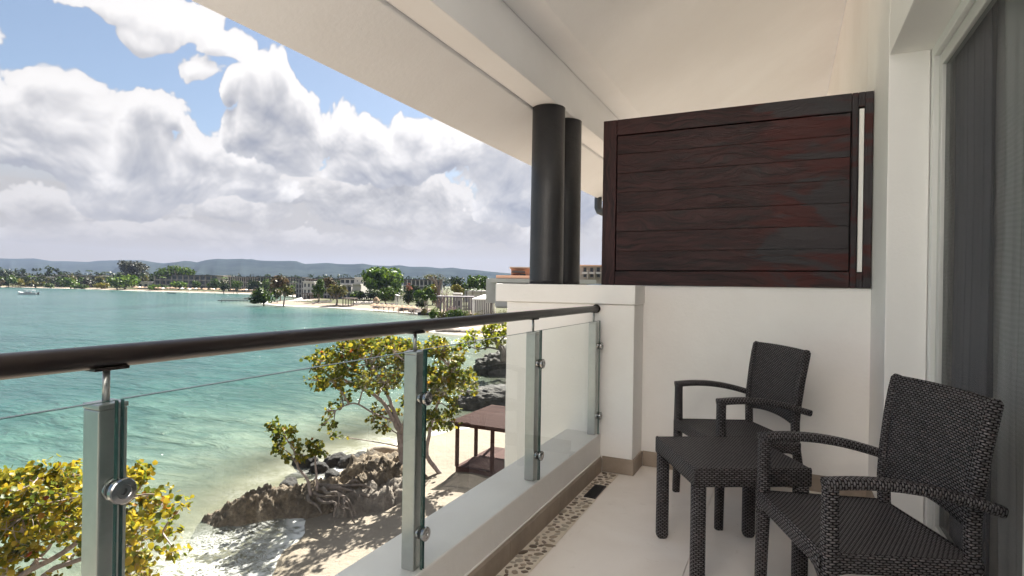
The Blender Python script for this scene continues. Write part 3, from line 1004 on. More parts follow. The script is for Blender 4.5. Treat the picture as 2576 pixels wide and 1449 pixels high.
def curtain(name, ya, yb, x, amp, wl, m, label, ph=0.0, z0=0.05, z1=2.46):
    mb = MB(); n = int((yb - ya) / 0.012); zs = [z0, 0.8, 1.6, z1]
    vs = []
    for i in range(n + 1):
        y = ya + (yb - ya) * i / n
        for k, z in enumerate(zs):
            a = amp * (0.75 + 0.25 * math.sin(3.1 * z + y * 2)) * (math.sin(2 * math.pi * y / wl + ph) + 0.45 * math.sin(2 * math.pi * y / (wl * 0.41) + 1.3 + 0.2 * z))
            vs.append((x + a, y, z))
    k = len(zs)
    fs = [(i * k + j, (i + 1) * k + j, (i + 1) * k + j + 1, i * k + j + 1) for i in range(n) for j in range(k - 1)]
    o = mb.add(vs, fs).build(name, m, smooth=True)
    return tag(o, label, 'curtain')
curtain('drape_curtain', 2.72, 3.26, 0.705, 0.016, 0.11, M['drape'], 'dark drape gathered behind the door glass beside the jamb')
curtain('sheer_curtain', -1.8, 2.84, 0.740, 0.026, 0.15, M['sheer'], 'pale grey sheer curtain hanging across the door opening')
room = struct(MB().box(0.87, 3.4, -1.9, 3.36, -0.05, -0.013).build('room_floor', M['taupe']))
rw = MB().box(3.4, 3.5, -2.0, 3.5, 0, 2.7).box(0.87, 3.4, 3.361, 3.5, 0, 2.7).box(0.87, 3.4, -2.05, -1.91, 0, 2.7).box(0.861, 3.5, -2.0, 3.5, 2.701, 2.8)
struct(rw.build('room_walls', M['taupe']))

# ------------------------------------------------------------------ wicker furniture
def rrect(w, h, r, seg=3):
    out = []
    for cx, cz, a0 in ((w / 2 - r, h / 2 - r, 0), (-w / 2 + r, h / 2 - r, 90), (-w / 2 + r, -h / 2 + r, 180), (w / 2 - r, -h / 2 + r, 270)):
        for i in range(seg + 1):
            a = R(a0 + 90 * i / seg)
            out.append((cx + r * math.cos(a), cz + r * math.sin(a)))
    return out


def slab(fn, nu, nv, th, name, parent, lu, lv):
    """closed curved slab: fn(s, t) -> (point, normal), s, t in 0..1; UV in metres"""
    mb = MB(); vs = []; uvs = []
    for side in (0.5, -0.5):
        for j in range(nv + 1):
            for i in range(nu + 1):
                p, n = fn(i / nu, j / nv)
                edge = min(i, nu - i, j, nv - j)
                k = 0.62 if edge == 0 else 1.0
                vs.append(np.array(p) + np.array(n) * th * side * k)
                uvs.append((lu * i / nu, lv * j / nv))
    W = nu + 1; off = W * (nv + 1)
    fs, uu = [], []
    for j in range(nv):
        for i in range(nu):
            a = (j * W + i, j * W + i + 1, (j + 1) * W + i + 1, (j + 1) * W + i)
            fs.append(a); uu.append([uvs[q] for q in a])
            b = tuple(off + q for q in a[::-1])
            fs.append(b); uu.append([uvs[q] for q in a[::-1]])
    rim = [(i, 0) for i in range(nu)] + [(nu, j) for j in range(nv)] + [(i, nv) for i in range(nu, 0, -1)] + [(0, j) for j in range(nv, 0, -1)]
    L = 0.0
    for q in range(len(rim)):
        (i, j), (i2, j2) = rim[q], rim[(q + 1) % len(rim)]
        a, b = j * W + i, j2 * W + i2
        d = np.linalg.norm(np.array(vs[a]) - np.array(vs[b]))
        fs.append((b, a, off + a, off + b)); uu.append([(L + d, th), (L, th), (L, 0), (L + d, 0)])
        L += d
    mb.add(vs, fs, uu)
    return mb.build(name, M['wicker'], parent, smooth=True, uv=True)


def make_chair(label, loc, rz):
    t = thing('wicker_chair', label, 'chair', loc, rz, 'woven wicker chairs')
    W2 = 0.260
    # seat: shallow dished top with a deep woven skirt
    mb = MB(); nx, ny = 16, 16
    def top(s, q):
        x = (-0.262 + 0.524 * s); y = 0.006 + 0.446 * q
        x *= 1 - 0.06 * q
        d = (1 - (2 * s - 1) ** 2) * (1 - (2 * q - 1) ** 4)
        return (x, y, 0.428 - 0.010 * q - 0.014 * d)
    vs, uvq = [], []
    for j in range(ny + 1):
        for i in range(nx + 1):
            vs.append(top(i / nx, j / ny)); uvq.append((0.524 * i / nx, 0.47 * j / ny))
    fs, uu = [], []
    Wn = nx + 1
    for j in range(ny):
        for i in range(nx):
            a = (j * Wn + i, j * Wn + i + 1, (j + 1) * Wn + i + 1, (j + 1) * Wn + i)
            fs.append(a); uu.append([uvq[k] for k in a])
    mb.add(vs, fs, uu)
    mb.build('seat', M['wicker'], t, smooth=True, uv=True)
    # skirt rails, with the underside bowed up between the legs
    def rail(pa, pb, drop_mid=0.052, drop_end=0.088):
        m2 = MB(); n = 14
        pa, pb = np.array(pa), np.array(pb)
        d = pb - pa; L = np.linalg.norm(d); d /= L
        nrm = np.array([d[1], -d[0], 0.0])
        vs, fs, uu = [], [], []
        for i in range(n + 1):
            q = i / n
            e = max(0.0, abs(2 * q - 1) - 0.72) / 0.28
            drop = drop_mid + (drop_end - drop_mid) * e * e
            p = pa + d * L * q
            for (o, z) in ((0.0, 0.004), (0.010, 0.000), (0.014, -0.008), (0.013, -drop + 0.006), (0.008, -drop), (-0.014, -drop), (-0.014, -0.004)):
                vs.append((p[0] + nrm[0] * o, p[1] + nrm[1] * o, p[2] + z))
        prof = [0, 0.011, 0.02, 0.062, 0.07, 0.095, 0.15]
        for i in range(n):
            for k in range(6):
                a = (i * 7 + k, i * 7 + k + 1, (i + 1) * 7 + k + 1, (i + 1) * 7 + k)
                fs.append(a); uu.append([(L * i / n, -prof[k]), (L * i / n, -prof[k + 1]), (L * (i + 1) / n, -prof[k + 1]), (L * (i + 1) / n, -prof[k])])
        m2.add(vs, fs, uu)
        m2.build('skirt', M['wicker'], t, smooth=True, uv=True)
    rail((-0.262, 0.008, 0.428), (0.262, 0.008, 0.428))
    rail((0.258, 0.006, 0.428), (0.243, 0.452, 0.418))
    rail((0.243, 0.452, 0.418), (-0.243, 0.452, 0.418))
    rail((-0.243, 0.452, 0.418), (-0.258, 0.006, 0.428))
    pr = rrect(0.046, 0.044, 0.014)
    for s in (-1, 1):
        pts = [(s * (W2 + 0.004), 0.016, 0.0), (s * (W2 + 0.001), 0.019, 0.2), (s * W2, 0.022, 0.36), (s * W2, 0.022, 0.46), (s * W2, 0.022, 0.56), (s * W2, 0.022, 0.630), (s * W2, 0.026, 0.642)]
        MB().sweep(pts, pr, [0.86, 0.93, 1.06, 1.0, 0.92, 0.92, 0.75], up=(0, 1, 0)).build('leg', M['wicker'], t, smooth=True, uv=True)
    # arms arch back past the rear posts
    pa = rrect(0.050, 0.032, 0.012)
    for s in (-1, 1):
        pts = []
        for i in range(17):
            q = i / 16
            y = 0.004 + 0.492 * q
            z = 0.630 + 0.017 * math.sin(math.pi * min(1, q * 0.95 + 0.08)) - 0.055 * q ** 2.0
            pts.append((s * (W2 + 0.004 * math.sin(math.pi * q)), y, z))
        MB().sweep(pts, pa, up=(0, 0, 1)).build('armrest', M['wicker'], t, smooth=True, uv=True)
    # rear leg runs up into the back stile
    pb = rrect(0.036, 0.040, 0.012)
    for s in (-1, 1):
        pts = [(s * 0.236, 0.520, 0.0), (s * 0.232, 0.495, 0.12), (s * 0.227, 0.466, 0.28), (s * 0.223, 0.446, 0.42), (s * 0.224, 0.444, 0.52),
               (s * 0.227, 0.452, 0.62), (s * 0.231, 0.468, 0.74), (s * 0.234, 0.484, 0.83), (s * 0.235, 0.494, 0.878), (s * 0.232, 0.497, 0.890)]
        MB().sweep(pts, pb, [0.9, 0.95, 1, 1, 1, 1, 1, 1, 0.95, 0.6], up=(0, 1, 0)).build('leg', M['wicker'], t, smooth=True, uv=True)
    def back(s, q):
        S = 2 * s - 1
        zb = 0.500 + 0.018 * (1 - S * S)
        zt = 0.893 - 0.004 * S * S
        z = zb + (zt - zb) * q
        hw_ = 0.210 + 0.024 * q
        y = 0.444 + 0.050 * max(0, (z - 0.48) / 0.41) ** 1.4 + 0.014 * (1 - S * S)
        ny_, nz_ = -0.985, 0.17
        nxx = -0.10 * S
        return (S * hw_, y, z), (nxx, ny_, nz_)
    slab(back, 16, 12, 0.030, 'backrest', t, 0.46, 0.39)
    return t


def face(frm, to):
    """rotation so that local +x runs from the left front leg to the right one"""
    return math.atan2(to[1] - frm[1], to[0] - frm[0])


chair_a = make_chair('near wicker armchair in front of the sliding door, its back reaching over the glass', (0.008, 2.146, 0.0), face((-0.089, 2.403), (0.118, 1.885)))
chair_b = copy_tree(chair_a)
chair_b.location = (-0.443, 3.238, 0)
chair_b.rotation_euler = (0, 0, face((-0.595, 3.475), (-0.292, 3.00)))
chair_b['label'] = 'far wicker armchair standing behind the low table against the end wall'

tb = thing('side_table', 'low square woven wicker side table between the two armchairs', 'table', (-0.229, 2.709, 0), face((-0.555, 2.80), (-0.31, 2.36)))
TW, TD, TH = 0.250, 0.243, 0.480
mb = MB(); n = 14; vs = []; uq = []
for j in range(n + 1):
    for i in range(n + 1):
        x, y = (2 * i / n - 1), (2 * j / n - 1)
        vs.append((x * (TW - 0.008), y * (TD - 0.008), TH - 0.001 - 0.003 * (1 - x * x) * (1 - y * y))); uq.append((TW * x, TD * y))
fs = [(j * (n + 1) + i, j * (n + 1) + i + 1, (j + 1) * (n + 1) + i + 1, (j + 1) * (n + 1) + i) for j in range(n) for i in range(n)]
mb.add(vs, fs, [[uq[k] for k in f] for f in fs]).build('tabletop', M['wicker'], tb, smooth=True, uv=True)
for (a, b) in (((-TW, -TD), (TW, -TD)), ((TW, -TD), (TW, TD)), ((TW, TD), (-TW, TD)), ((-TW, TD), (-TW, -TD))):
    d = np.array([b[0] - a[0], b[1] - a[1]]); L = np.linalg.norm(d); d /= L; nr = np.array([d[1], -d[0]])
    prof = [(-0.010, TH + 0.0), (-0.003, TH - 0.002), (0.0, TH - 0.010), (0.0, TH - 0.070), (-0.006, TH - 0.076), (-0.03, TH - 0.076), (-0.03, TH - 0.02)]
    vs, fs, uu = [], [], []
    for q in (0, 1):
        p = np.array(a) + d * L * q
        for o, z in prof:
            vs.append((p[0] + nr[0] * o, p[1] + nr[1] * o, z))
    le = [0, 0.008, 0.018, 0.078, 0.087, 0.11, 0.16]
    for k in range(6):
        fs.append((k, k + 1, 7 + k + 1, 7 + k)); uu.append([(0, -le[k]), (0, -le[k + 1]), (L, -le[k + 1]), (L, -le[k])])
    MB().add(vs, fs, uu).build('apron', M['wicker'], tb, smooth=True, uv=True)
for sx in (-1, 1):
    for sy_ in (-1, 1):
        x, y = sx * (TW - 0.029), sy_ * (TD - 0.029)
        MB().sweep([(x, y, 0.0), (x, y, 0.006), (x, y, 0.018), (x, y, 0.2), (x, y, 0.415)], rrect(0.056, 0.056, 0.020), [0.72, 0.88, 1, 1, 1], up=(0, 1, 0)).build('leg', M['wicker'], tb, smooth=True, uv=True)

# ------------------------------------------------------------------ land, sea, hills
COAST = [(-16, -80), (-17.5, 0), (-15.6, 6), (-15.0, 10), (-15.6, 14), (-16.6, 15.4), (-16.9, 16.8), (-18.3, 18.0), (-19.8, 19.4),
         (-20.6, 21.5), (-21.3, 24), (-21.0, 26.0), (-21.6, 28.6), (-21.0, 31.4), (-20.4, 33.6), (-19.2, 35.4), (-17.0, 37.6), (-15.5, 41), (-17, 46),
         (-21, 52), (-26, 60), (-33, 74), (-40, 90), (-52, 101), (-62, 101.5), (-68, 105), (-66, 112), (-74, 128), (-88, 146), (-104, 160), (-113.8, 164.4), (-126.6, 167.8),
         (-156.3, 179.5), (-195.5, 180.5), (-210, 186), (-222, 193), (-232, 203), (-236, 216), (-246, 236), (-290, 285), (-340, 318), (-399.3, 331), (-507.8, 326), (-665, 336),
         (-767, 312), (-930, 300), (-1500, 150), (-2600, -100), (-6000, 300), (-6300, 6500), (6300, 6500), (6300, -3000), (200, -3000)]


def signed(px, py):
    """distance to the coast line, positive on land"""
    P = np.stack([px, py], -1)
    n = len(COAST)
    best = np.full(px.shape, 1e18); ins = np.zeros(px.shape, bool)
    for i in range(n):
        a = np.array(COAST[i], float); b = np.array(COAST[(i + 1) % n], float)
        ab = b - a; t = np.clip(((P - a) @ ab) / (ab @ ab), 0, 1)
        d = P - (a + t[..., None] * ab)
        best = np.minimum(best, (d * d).sum(-1))
        c = ((a[1] > py) != (b[1] > py))
        with np.errstate(divide='ignore', invalid='ignore'):
            xi = a[0] + (py - a[1]) / (b[1] - a[1] + 1e-12) * ab[0]
        ins ^= c & (px < xi)
    d = np.sqrt(best)
    return np.where(ins, d, -d)


def vnoise(x, y, f, seed=0):
    """cheap smooth value noise"""
    def h(i, j):
        q = np.sin(i * 127.1 + j * 311.7 + seed * 74.7) * 43758.5453
        return q - np.floor(q)
    X, Y = x * f, y * f
    i, j = np.floor(X), np.floor(Y); u, v = X - i, Y - j
    u = u * u * (3 - 2 * u); v = v * v * (3 - 2 * v)
    return (h(i, j) * (1 - u) + h(i + 1, j) * u) * (1 - v) + (h(i, j + 1) * (1 - u) + h(i + 1, j + 1) * u) * v


def fbm(x, y, f, o=4, seed=0):
    a, s, t = 1.0, 0.0, 0.0
    for k in range(o):
        s = s + a * vnoise(x, y, f, seed + k); t += a; a *= 0.5; f *= 2.03
    return s / t


def polar(rmin, rmax, nr, name):
    aim = YAW + math.pi / 2
    az_ = np.concatenate([np.linspace(R(-52), R(42), 560, endpoint=False), np.linspace(R(42), R(308), 130, endpoint=False)]) + aim
    rr = np.concatenate([[0.0], np.geomspace(rmin, rmax, nr)])
    A, Q = np.meshgrid(az_, rr)
    x, y = Q * np.cos(A), Q * np.sin(A)
    na = len(az_)
    i = np.arange(na); j = np.arange(nr)
    I, J = np.meshgrid(i, j)
    a = J * na + I; b = J * na + (I + 1) % na
    F = np.stack([a, a + na, b + na, b], -1).reshape(-1, 4)
    return x.ravel(), y.ravel(), F


def grid_mesh(name, x, y, z, F, m, attrs=None, smooth=True):
    me = bpy.data.meshes.new(name)
    me.vertices.add(len(x)); me.vertices.foreach_set('co', np.stack([x, y, z], -1).astype(np.float32).ravel())
    F = np.asarray(F, np.int32)
    me.loops.add(F.size); me.loops.foreach_set('vertex_index', F.ravel())
    me.polygons.add(len(F)); me.polygons.foreach_set('loop_start', np.arange(0, F.size, F.shape[1], dtype=np.int32))
    me.update(calc_edges=True)
    for k, v in (attrs or {}).items():
        at = me.attributes.new(k, 'FLOAT', 'POINT'); at.data.foreach_set('value', v.astype(np.float32))
    me.materials.append(m)
    if smooth: me.shade_smooth()
    o = bpy.data.objects.new(name, me); COL.objects.link(o)
    return o


def land_mat():
    m = bpy.data.materials.new('sand_and_grass'); m.use_nodes = True
    n = NT(m.node_tree); b = m.node_tree.nodes['Principled BSDF']
    p = n.pos(); sd = n.attr('inland')
    z = n.sep(p)[2]
    big = n.noise(p, 0.09, 4.0, 0.6)
    sand = n.mix(n.noise(p, 0.8, 6.0, 0.7), (0.240, 0.202, 0.164), (0.205, 0.170, 0.136))
    sand = n.mix(n.mapr(n.noise(p, 5.0, 5.0, 0.75), 0.50, 0.75), sand, (0.175, 0.145, 0.117))
    wet = n.mapr(n.m('ADD', z, n.m('MULTIPLY', n.noise(p, 0.9, 3.0), 0.22)), SEA + 0.34, SEA + 0.02)
    sand = n.mix(wet, sand, (0.185, 0.153, 0.112))
    far = n.mapr(n.length(p), 60, 120)
    thr = n.m('SUBTRACT', 26.0, n.m('MULTIPLY', far, 9.0))
    gr = n.mapr(n.m('SUBTRACT', n.m('ADD', sd, n.m('MULTIPLY', big, 14.0)), thr), 0.0, 6.0)
    sand = n.mix(n.m('MULTIPLY', far, 0.8), sand, n.mix(n.noise(p, 0.15, 4.0), (0.20, 0.160, 0.125), (0.155, 0.118, 0.09)))
    grass = n.mix(n.noise(p, 0.35, 5.0, 0.7), (0.030, 0.042, 0.014), (0.075, 0.070, 0.028))
    n.put(b.inputs['Base Color'], n.mix(gr, sand, grass))
    b.inputs['Roughness'].default_value = 0.9
    b.inputs['Specular IOR Level'].default_value = 0.15
    hh = n.m('ADD', n.m('MULTIPLY', n.noise(p, 1.6, 5.0, 0.65), 1.0), n.m('MULTIPLY', n.noise(p, 9.0, 4.0, 0.6), 0.25))
    n.put(b.inputs['Normal'], n.bump(hh, 0.7, 0.16))
    return m


def water_mat():
    m = bpy.data.materials.new('sea_water'); m.use_nodes = True
    nt = m.node_tree; nt.nodes.clear(); n = NT(nt)
    p = n.pos(); off = n.attr('offshore')
    dist = n.length(p)
    # colour by depth, a few darker weed patches
    wob = n.m('ADD', off, n.m('MULTIPLY', n.m('SUBTRACT', n.noise(p, 0.13, 4.0, 0.6), 0.5), n.m('ADD', 1.5, n.m('MULTIPLY', n.m('MINIMUM', off, 30.0), 0.6))))
    t = n.m('DIVIDE', n.m('LOGARITHM', n.m('MAXIMUM', n.m('ADD', wob, 1.0), 1.0), 10.0), 2.7)
    c = n.ramp(t, [(0.0, (0.21, 0.195, 0.14)), (0.25, (0.180, 0.190, 0.138)), (0.39, (0.140, 0.182, 0.138)), (0.48, (0.078, 0.145, 0.118)), (0.57, (0.030, 0.098, 0.086)), (0.70, (0.024, 0.078, 0.075)), (0.86, (0.046, 0.095, 0.093)), (1.0, (0.066, 0.112, 0.111))])
    pv = n.vm('MULTIPLY', p, (1.0, 0.55, 1.0))
    weed = n.mapr(n.noise(pv, 0.022, 5.0, 0.62, 0.6), 0.48, 0.66)
    weed = n.m('MULTIPLY', weed, n.mapr(off, 8.0, 30.0))
    c = n.mix(n.m('MULTIPLY', weed, 0.62), c, (0.014, 0.045, 0.048))
    # waves: wind chop in streaks plus swell
    rot = n.new('ShaderNodeMapping'); rot.inputs['Rotation'].default_value = (0, 0, R(-28)); rot.inputs['Scale'].default_value = (0.45, 1.15, 1.0)
    n.put(rot.inputs['Vector'], p)
    pw = rot.outputs[0]
    w1 = n.noise(pw, 0.9, 5.0, 0.62, 0.7)
    w2 = n.noise(pw, 0.22, 4.0, 0.55, 0.5)
    w3 = n.noise(pw, 0.05, 3.0, 0.55, 0.3)
    calm = n.mapr(off, 0.5, 14.0, 0.30, 1.0)
    h = n.m('ADD', n.m('MULTIPLY', w1, 0.34), n.m('ADD', n.m('MULTIPLY', w2, 1.0), n.m('MULTIPLY', w3, 1.6)))
    nrm = n.bump(h, n.m('MULTIPLY', calm, 1.0), 1.15)
    chop = n.mapr(n.m('ADD', n.m('MULTIPLY', w1, 0.55), n.m('MULTIPLY', w2, 0.45)), 0.38, 0.62)
    c = n.mix(n.m('MULTIPLY', n.m('SUBTRACT', 1.0, chop), n.m('MULTIPLY', calm, 0.55)), c, (0.007, 0.042, 0.042))
    pr = n.new('ShaderNodeBsdfPrincipled')
    n.put(pr.inputs['Base Color'], c)
    pr.inputs['Roughness'].default_value = 0.16
    pr.inputs['IOR'].default_value = 1.33
    pr.inputs['Specular IOR Level'].default_value = 0.45
    n.put(pr.inputs['Normal'], nrm)
    tr = n.new('ShaderNodeBsdfTransparent'); n.put(tr.inputs[0], (0.90, 0.97, 0.93))
    op = n.mapr(wob, 0.0, 11.0, 0.05, 1.0)
    mxs = n.new('ShaderNodeMixShader'); n.put(mxs.inputs[0], op)
    nt.links.new(tr.outputs[0], mxs.inputs[1]); nt.links.new(pr.outputs[0], mxs.inputs[2])
    # foam: lacy cells in the wash, thin line along the edge, a few white flecks
    fw_ = n.vm('ADD', p, n.vm('MULTIPLY', n.vm('SUBTRACT', n.noise(p, 0.8, 3.0, out='Color'), (0.5, 0.5, 0.5)), (1.6, 1.6, 0)))
    fs_ = n.vm('MULTIPLY', fw_, (0.8, 1.7, 1.0))
    la = n.noise(fs_, 1.5, 7.0, 0.72, 0.8)
    lace = n.mapr(n.m('ABSOLUTE', n.m('SUBTRACT', la, 0.5)), 0.035, 0.004)
    lb = n.noise(fs_, 3.6, 6.0, 0.7, 0.6)
    lace2 = n.mapr(n.m('ABSOLUTE', n.m('SUBTRACT', lb, 0.5)), 0.05, 0.005)
    lace = n.m('MAXIMUM', lace, n.m('MULTIPLY', lace2, 0.8))
    band = n.m('MULTIPLY', n.mapr(off, 5.2, 0.3), n.mapr(n.noise(p, 0.45, 3.0), 0.36, 0.58))
    # wash is strongest in the little cove by the rock
    cove = n.mapr(n.length(n.vm('SUBTRACT', p, (-17.6, 14.6, SEA))), 4.8, 1.2)
    foam = n.m('MULTIPLY', lace, n.m('MAXIMUM', n.m('MULTIPLY', band, 0.30), n.m('MULTIPLY', cove, 0.48)))
    foam = n.m('MAXIMUM', foam, n.m('MULTIPLY', n.m('MULTIPLY', cove, n.mapr(n.noise(p, 1.1, 7.0, 0.75), 0.58, 0.75)), 0.55))
    edge = n.m('MULTIPLY', n.mapr(off, 1.1, 0.1), n.mapr(n.noise(p, 1.3, 3.0), 0.40, 0.6))
    foam = n.m('MAXIMUM', foam, n.m('MULTIPLY', edge, 0.85))
    sd_ = n.mapr(dist, 90, 160)
    foam = n.m('MAXIMUM', foam, n.m('MULTIPLY', sd_, n.mapr(off, 5.0, 0.5)))
    fleck = n.mapr(n.noise(pw, 2.1, 3.0, 0.6), 0.765, 0.80)
    foam = n.m('MAXIMUM', foam, n.m('MULTIPLY', fleck, n.mapr(off, 26.0, 2.0, 0.0, 0.8)))
    df = n.new('ShaderNodeBsdfDiffuse'); n.put(df.inputs[0], (0.82, 0.81, 0.79))
    mf = n.new('ShaderNodeMixShader'); n.put(mf.inputs[0], foam)
    nt.links.new(mxs.outputs[0], mf.inputs[1]); nt.links.new(df.outputs[0], mf.inputs[2])
    o = n.new('ShaderNodeOutputMaterial'); nt.links.new(mf.outputs[0], o.inputs[0])
    return m


def land_h(x, y, sd):
    z = np.where(sd > 0, SEA + 0.95 * (1 - np.exp(-sd / 5.5)) + np.minimum(sd, 400) * 0.0035, SEA - np.minimum(2.0, -sd * 0.16))
    near = np.exp(-((x + 14) ** 2 + (y - 22) ** 2) / 500.0)
    z = z + (fbm(x, y, 0.35, 4) - 0.5) * 0.45 * near * np.clip(sd / 4 + 0.3, 0, 1)
    return z


X, Y, F = polar(4.0, 6200.0, 250, 'land')
SD = signed(X, Y)
Z = land_h(X, Y, SD)
struct(grid_mesh('ground', X, Y, Z, F, land_mat(), {'inland': np.clip(SD, -5, 500)}))
X2, Y2, F2 = polar(6.0, 6190.0, 170, 'sea')
SD2 = signed(X2, Y2)
struct(grid_mesh('water', X2, Y2, np.full(X2.shape, SEA), F2, water_mat(), {'offshore': np.clip(-SD2, -10, 2000)}))


def ground_z(x, y):
    x, y = np.array([float(x)]), np.array([float(y)])
    return float(max(land_h(x, y, signed(x, y))[0], SEA))


def hill_mat():
    m = bpy.data.materials.new('forested_hill'); m.use_nodes = True
    n = NT(m.node_tree); b = m.node_tree.nodes['Principled BSDF']
    p = n.pos()
    c = n.mix(n.mapr(n.noise(p, 0.006, 7.0, 0.7), 0.35, 0.65), (0.010, 0.015, 0.014), (0.022, 0.030, 0.026))
    n.put(b.inputs['Base Color'], c)
    b.inputs['Roughness'].default_value = 1.0
    b.inputs['Specular IOR Level'].default_value = 0.0
    return m


HM = hill_mat()


def ridge(name, prof, dist, foot, seed):
    """prof: skyline (px, px y) -> a ridge at that distance with spurs running down to the plain"""
    px_ = np.linspace(prof[0][0], prof[-1][0], 340)
    py_ = np.interp(px_, [a for a, _ in prof], [b for _, b in prof])
    cols = []
    T = np.concatenate([np.linspace(0, 1, 26), [1.12, 1.3]])
    for a, b in zip(px_, py_):
        top = at_d(a, b, dist)
        d2 = top[:2] / np.linalg.norm(top[:2]); rr = np.linalg.norm(top[:2])
        ang = math.atan2(d2[1], d2[0])
        for t in T:
            r_ = foot + (rr - foot) * t
            if t <= 1:
                sp = abs(2 * vnoise(np.array([ang * 60.0]), np.array([t * 0.7]), 1.0, seed)[0] - 1) * 0.75 + 0.25 * vnoise(np.array([ang * 190.0]), np.array([t * 2.0]), 1.0, seed + 3)[0]
                hgt = t ** 1.25 * (1 - 0.42 * sp * (1 - t) * 2.0 * min(1, t * 3))
            else:
                hgt = 1 - (t - 1) * 1.2
            z = LAND - 2 + (top[2] - LAND + 2) * hgt
            cols.append((d2[0] * r_, d2[1] * r_, z))
    V = np.array(cols); k = len(T); n = len(px_)
    i = np.arange(n - 1); j = np.arange(k - 1)
    I, J = np.meshgrid(i, j, indexing='ij')
    a = (I * k + J).ravel()
    F = np.stack([a, a + k, a + k + 1, a + 1], -1)
    struct(grid_mesh(name, V[:, 0], V[:, 1], V[:, 2], F, HM))


ridge('hills', [(-900, 662), (-500, 655), (-250, 660), (-80, 652), (0, 650), (40, 651), (86, 650), (130, 657), (160, 657), (221, 659), (247, 656), (325, 654), (360, 655), (390, 660), (411, 662), (450, 659), (520, 668), (700, 672), (900, 690), (1100, 700)], 5600, 4300, 2)
ridge('hills', [(230, 700), (281, 681), (312, 662), (325, 658), (338, 657), (360, 657), (377, 658), (411, 665), (440, 660), (463, 656), (480, 657), (495, 660), (510, 656), (526, 653), (549, 651), (570, 652), (612, 651), (622, 653), (628, 651), (650, 655), (671, 656), (700, 656.5), (730, 656), (746, 657), (766, 664), (790, 663), (823, 661), (850, 664), (880, 665), (900, 664), (912, 663), (935, 667), (952, 668), (980, 669), (1006, 667), (1030, 671), (1052, 671), (1075, 671), (1109, 675), (1138, 673), (1165, 677), (1195, 679), (1230, 683), (1274, 687), (1350, 692), (1500, 690), (1700, 695), (2200, 700), (2800, 705)], 4200, 2900, 5)
# wooded plain between the shore and the hills
sp = grid_mesh('plain', *[np.array(q) for q in ((0., 1, 1), (0., 0, 1), (0., 0, 0))], [[0, 1, 2]], HM) if False else None

# ------------------------------------------------------------------ rocks
def rock(name, label, x, y, z, sx, sy, sz, rz, seed, m, group=None, sub=4, rough=0.34, cat='rock'):
    bm = bmesh.new()
    bmesh.ops.create_icosphere(bm, subdivisions=sub, radius=1.0)
    o3 = Vector((seed * 7.3, seed * 3.1, seed * 5.7))
    ca, sa = math.cos(rz), math.sin(rz)
    for v in bm.verts:
        p = v.co.copy()
        k = max(sx, sy)
        q = Vector((p.x * sx, p.y * sy, p.z * sz)) / 0.9
        d = mnoise.fractal(q * 0.9 + o3, 0.8, 2.1, 7) * rough * 0.55
        r = mnoise.ridged_multi_fractal(q * 1.3 + o3, 0.75, 2.2, 6, 0.9, 2.0)
        d += (r - 1.1) * rough * 0.34
        p = p * (1 + d * min(1.0, 2.0 / k))
        p.x = math.copysign(abs(p.x) ** 0.8, p.x); p.y = math.copysign(abs(p.y) ** 0.8, p.y)
        if p.z > 0: p.z = p.z ** 0.8
        X_, Y_ = p.x * sx, p.y * sy
        v.co = (X_ * ca - Y_ * sa, X_ * sa + Y_ * ca, p.z * sz)
    me = bpy.data.meshes.new(name); bm.to_mesh(me); bm.free()
    me.materials.append(m); me.shade_smooth()
    o = bpy.data.objects.new(name, me); COL.objects.link(o); o.location = (x, y, z)
    return tag(o, label, cat, group)


# the long coral outcrop below the balcony: a weathered height field with an undercut edge
def outcrop(name, label, poly, zbase, hfun, seed, m, step=0.085):
    P = np.array(poly, float)
    x0, y0 = P.min(0) - 0.6; x1, y1 = P.max(0) + 0.6
    gx = np.arange(x0, x1, step); gy = np.arange(y0, y1, step)
    Xg, Yg = np.meshgrid(gx, gy)
    jx = (fbm(Xg, Yg, 0.9, 4, seed) - 0.5) * 1.3; jy = (fbm(Xg, Yg, 0.9, 4, seed + 9) - 0.5) * 1.3
    px_, py_ = Xg + jx, Yg + jy
    n = len(P); best = np.full(Xg.shape, 1e9); ins = np.zeros(Xg.shape, bool)
    for i in range(n):
        a, b = P[i], P[(i + 1) % n]; ab = b - a
        Q = np.stack([px_, py_], -1)
        t = np.clip(((Q - a) @ ab) / (ab @ ab), 0, 1)
        d = Q - (a + t[..., None] * ab); best = np.minimum(best, (d * d).sum(-1))
        c = (a[1] > py_) != (b[1] > py_)
        xi = a[0] + (py_ - a[1]) / (b[1] - a[1] + 1e-12) * ab[0]
        ins ^= c & (px_ < xi)
    sdg = np.where(ins, np.sqrt(best), -np.sqrt(best))
    r1 = 1 - np.abs(2 * fbm(Xg, Yg, 0.8, 4, seed + 3) - 1)
    r2 = np.abs(2 * fbm(Xg, Yg, 2.6, 4, seed + 5) - 1)
    H = hfun(Xg, Yg)
    z = zbase + H * np.clip(sdg / 0.55, -1, 1) ** 1 * (0.50 + 0.75 * r1) - 0.46 * r2 * np.clip(sdg / 0.3, 0, 1) + (np.abs(2 * fbm(Xg, Yg, 5.5, 3, seed + 6) - 1) - 0.3) * -0.30 * np.clip(sdg / 0.2, 0, 1)
    z = np.where(sdg < -0.5, zbase - 0.8, z)
    ny_, nx_ = Xg.shape
    a = (np.arange(ny_ - 1)[:, None] * nx_ + np.arange(nx_ - 1)[None]).ravel()
    Fq = np.stack([a, a + 1, a + nx_ + 1, a + nx_], -1)
    keep = (sdg.ravel()[Fq] > -0.45).any(1)
    o = grid_mesh(name, Xg.ravel(), Yg.ravel(), z.ravel(), Fq[keep], m)
    return tag(o, label, 'rock')


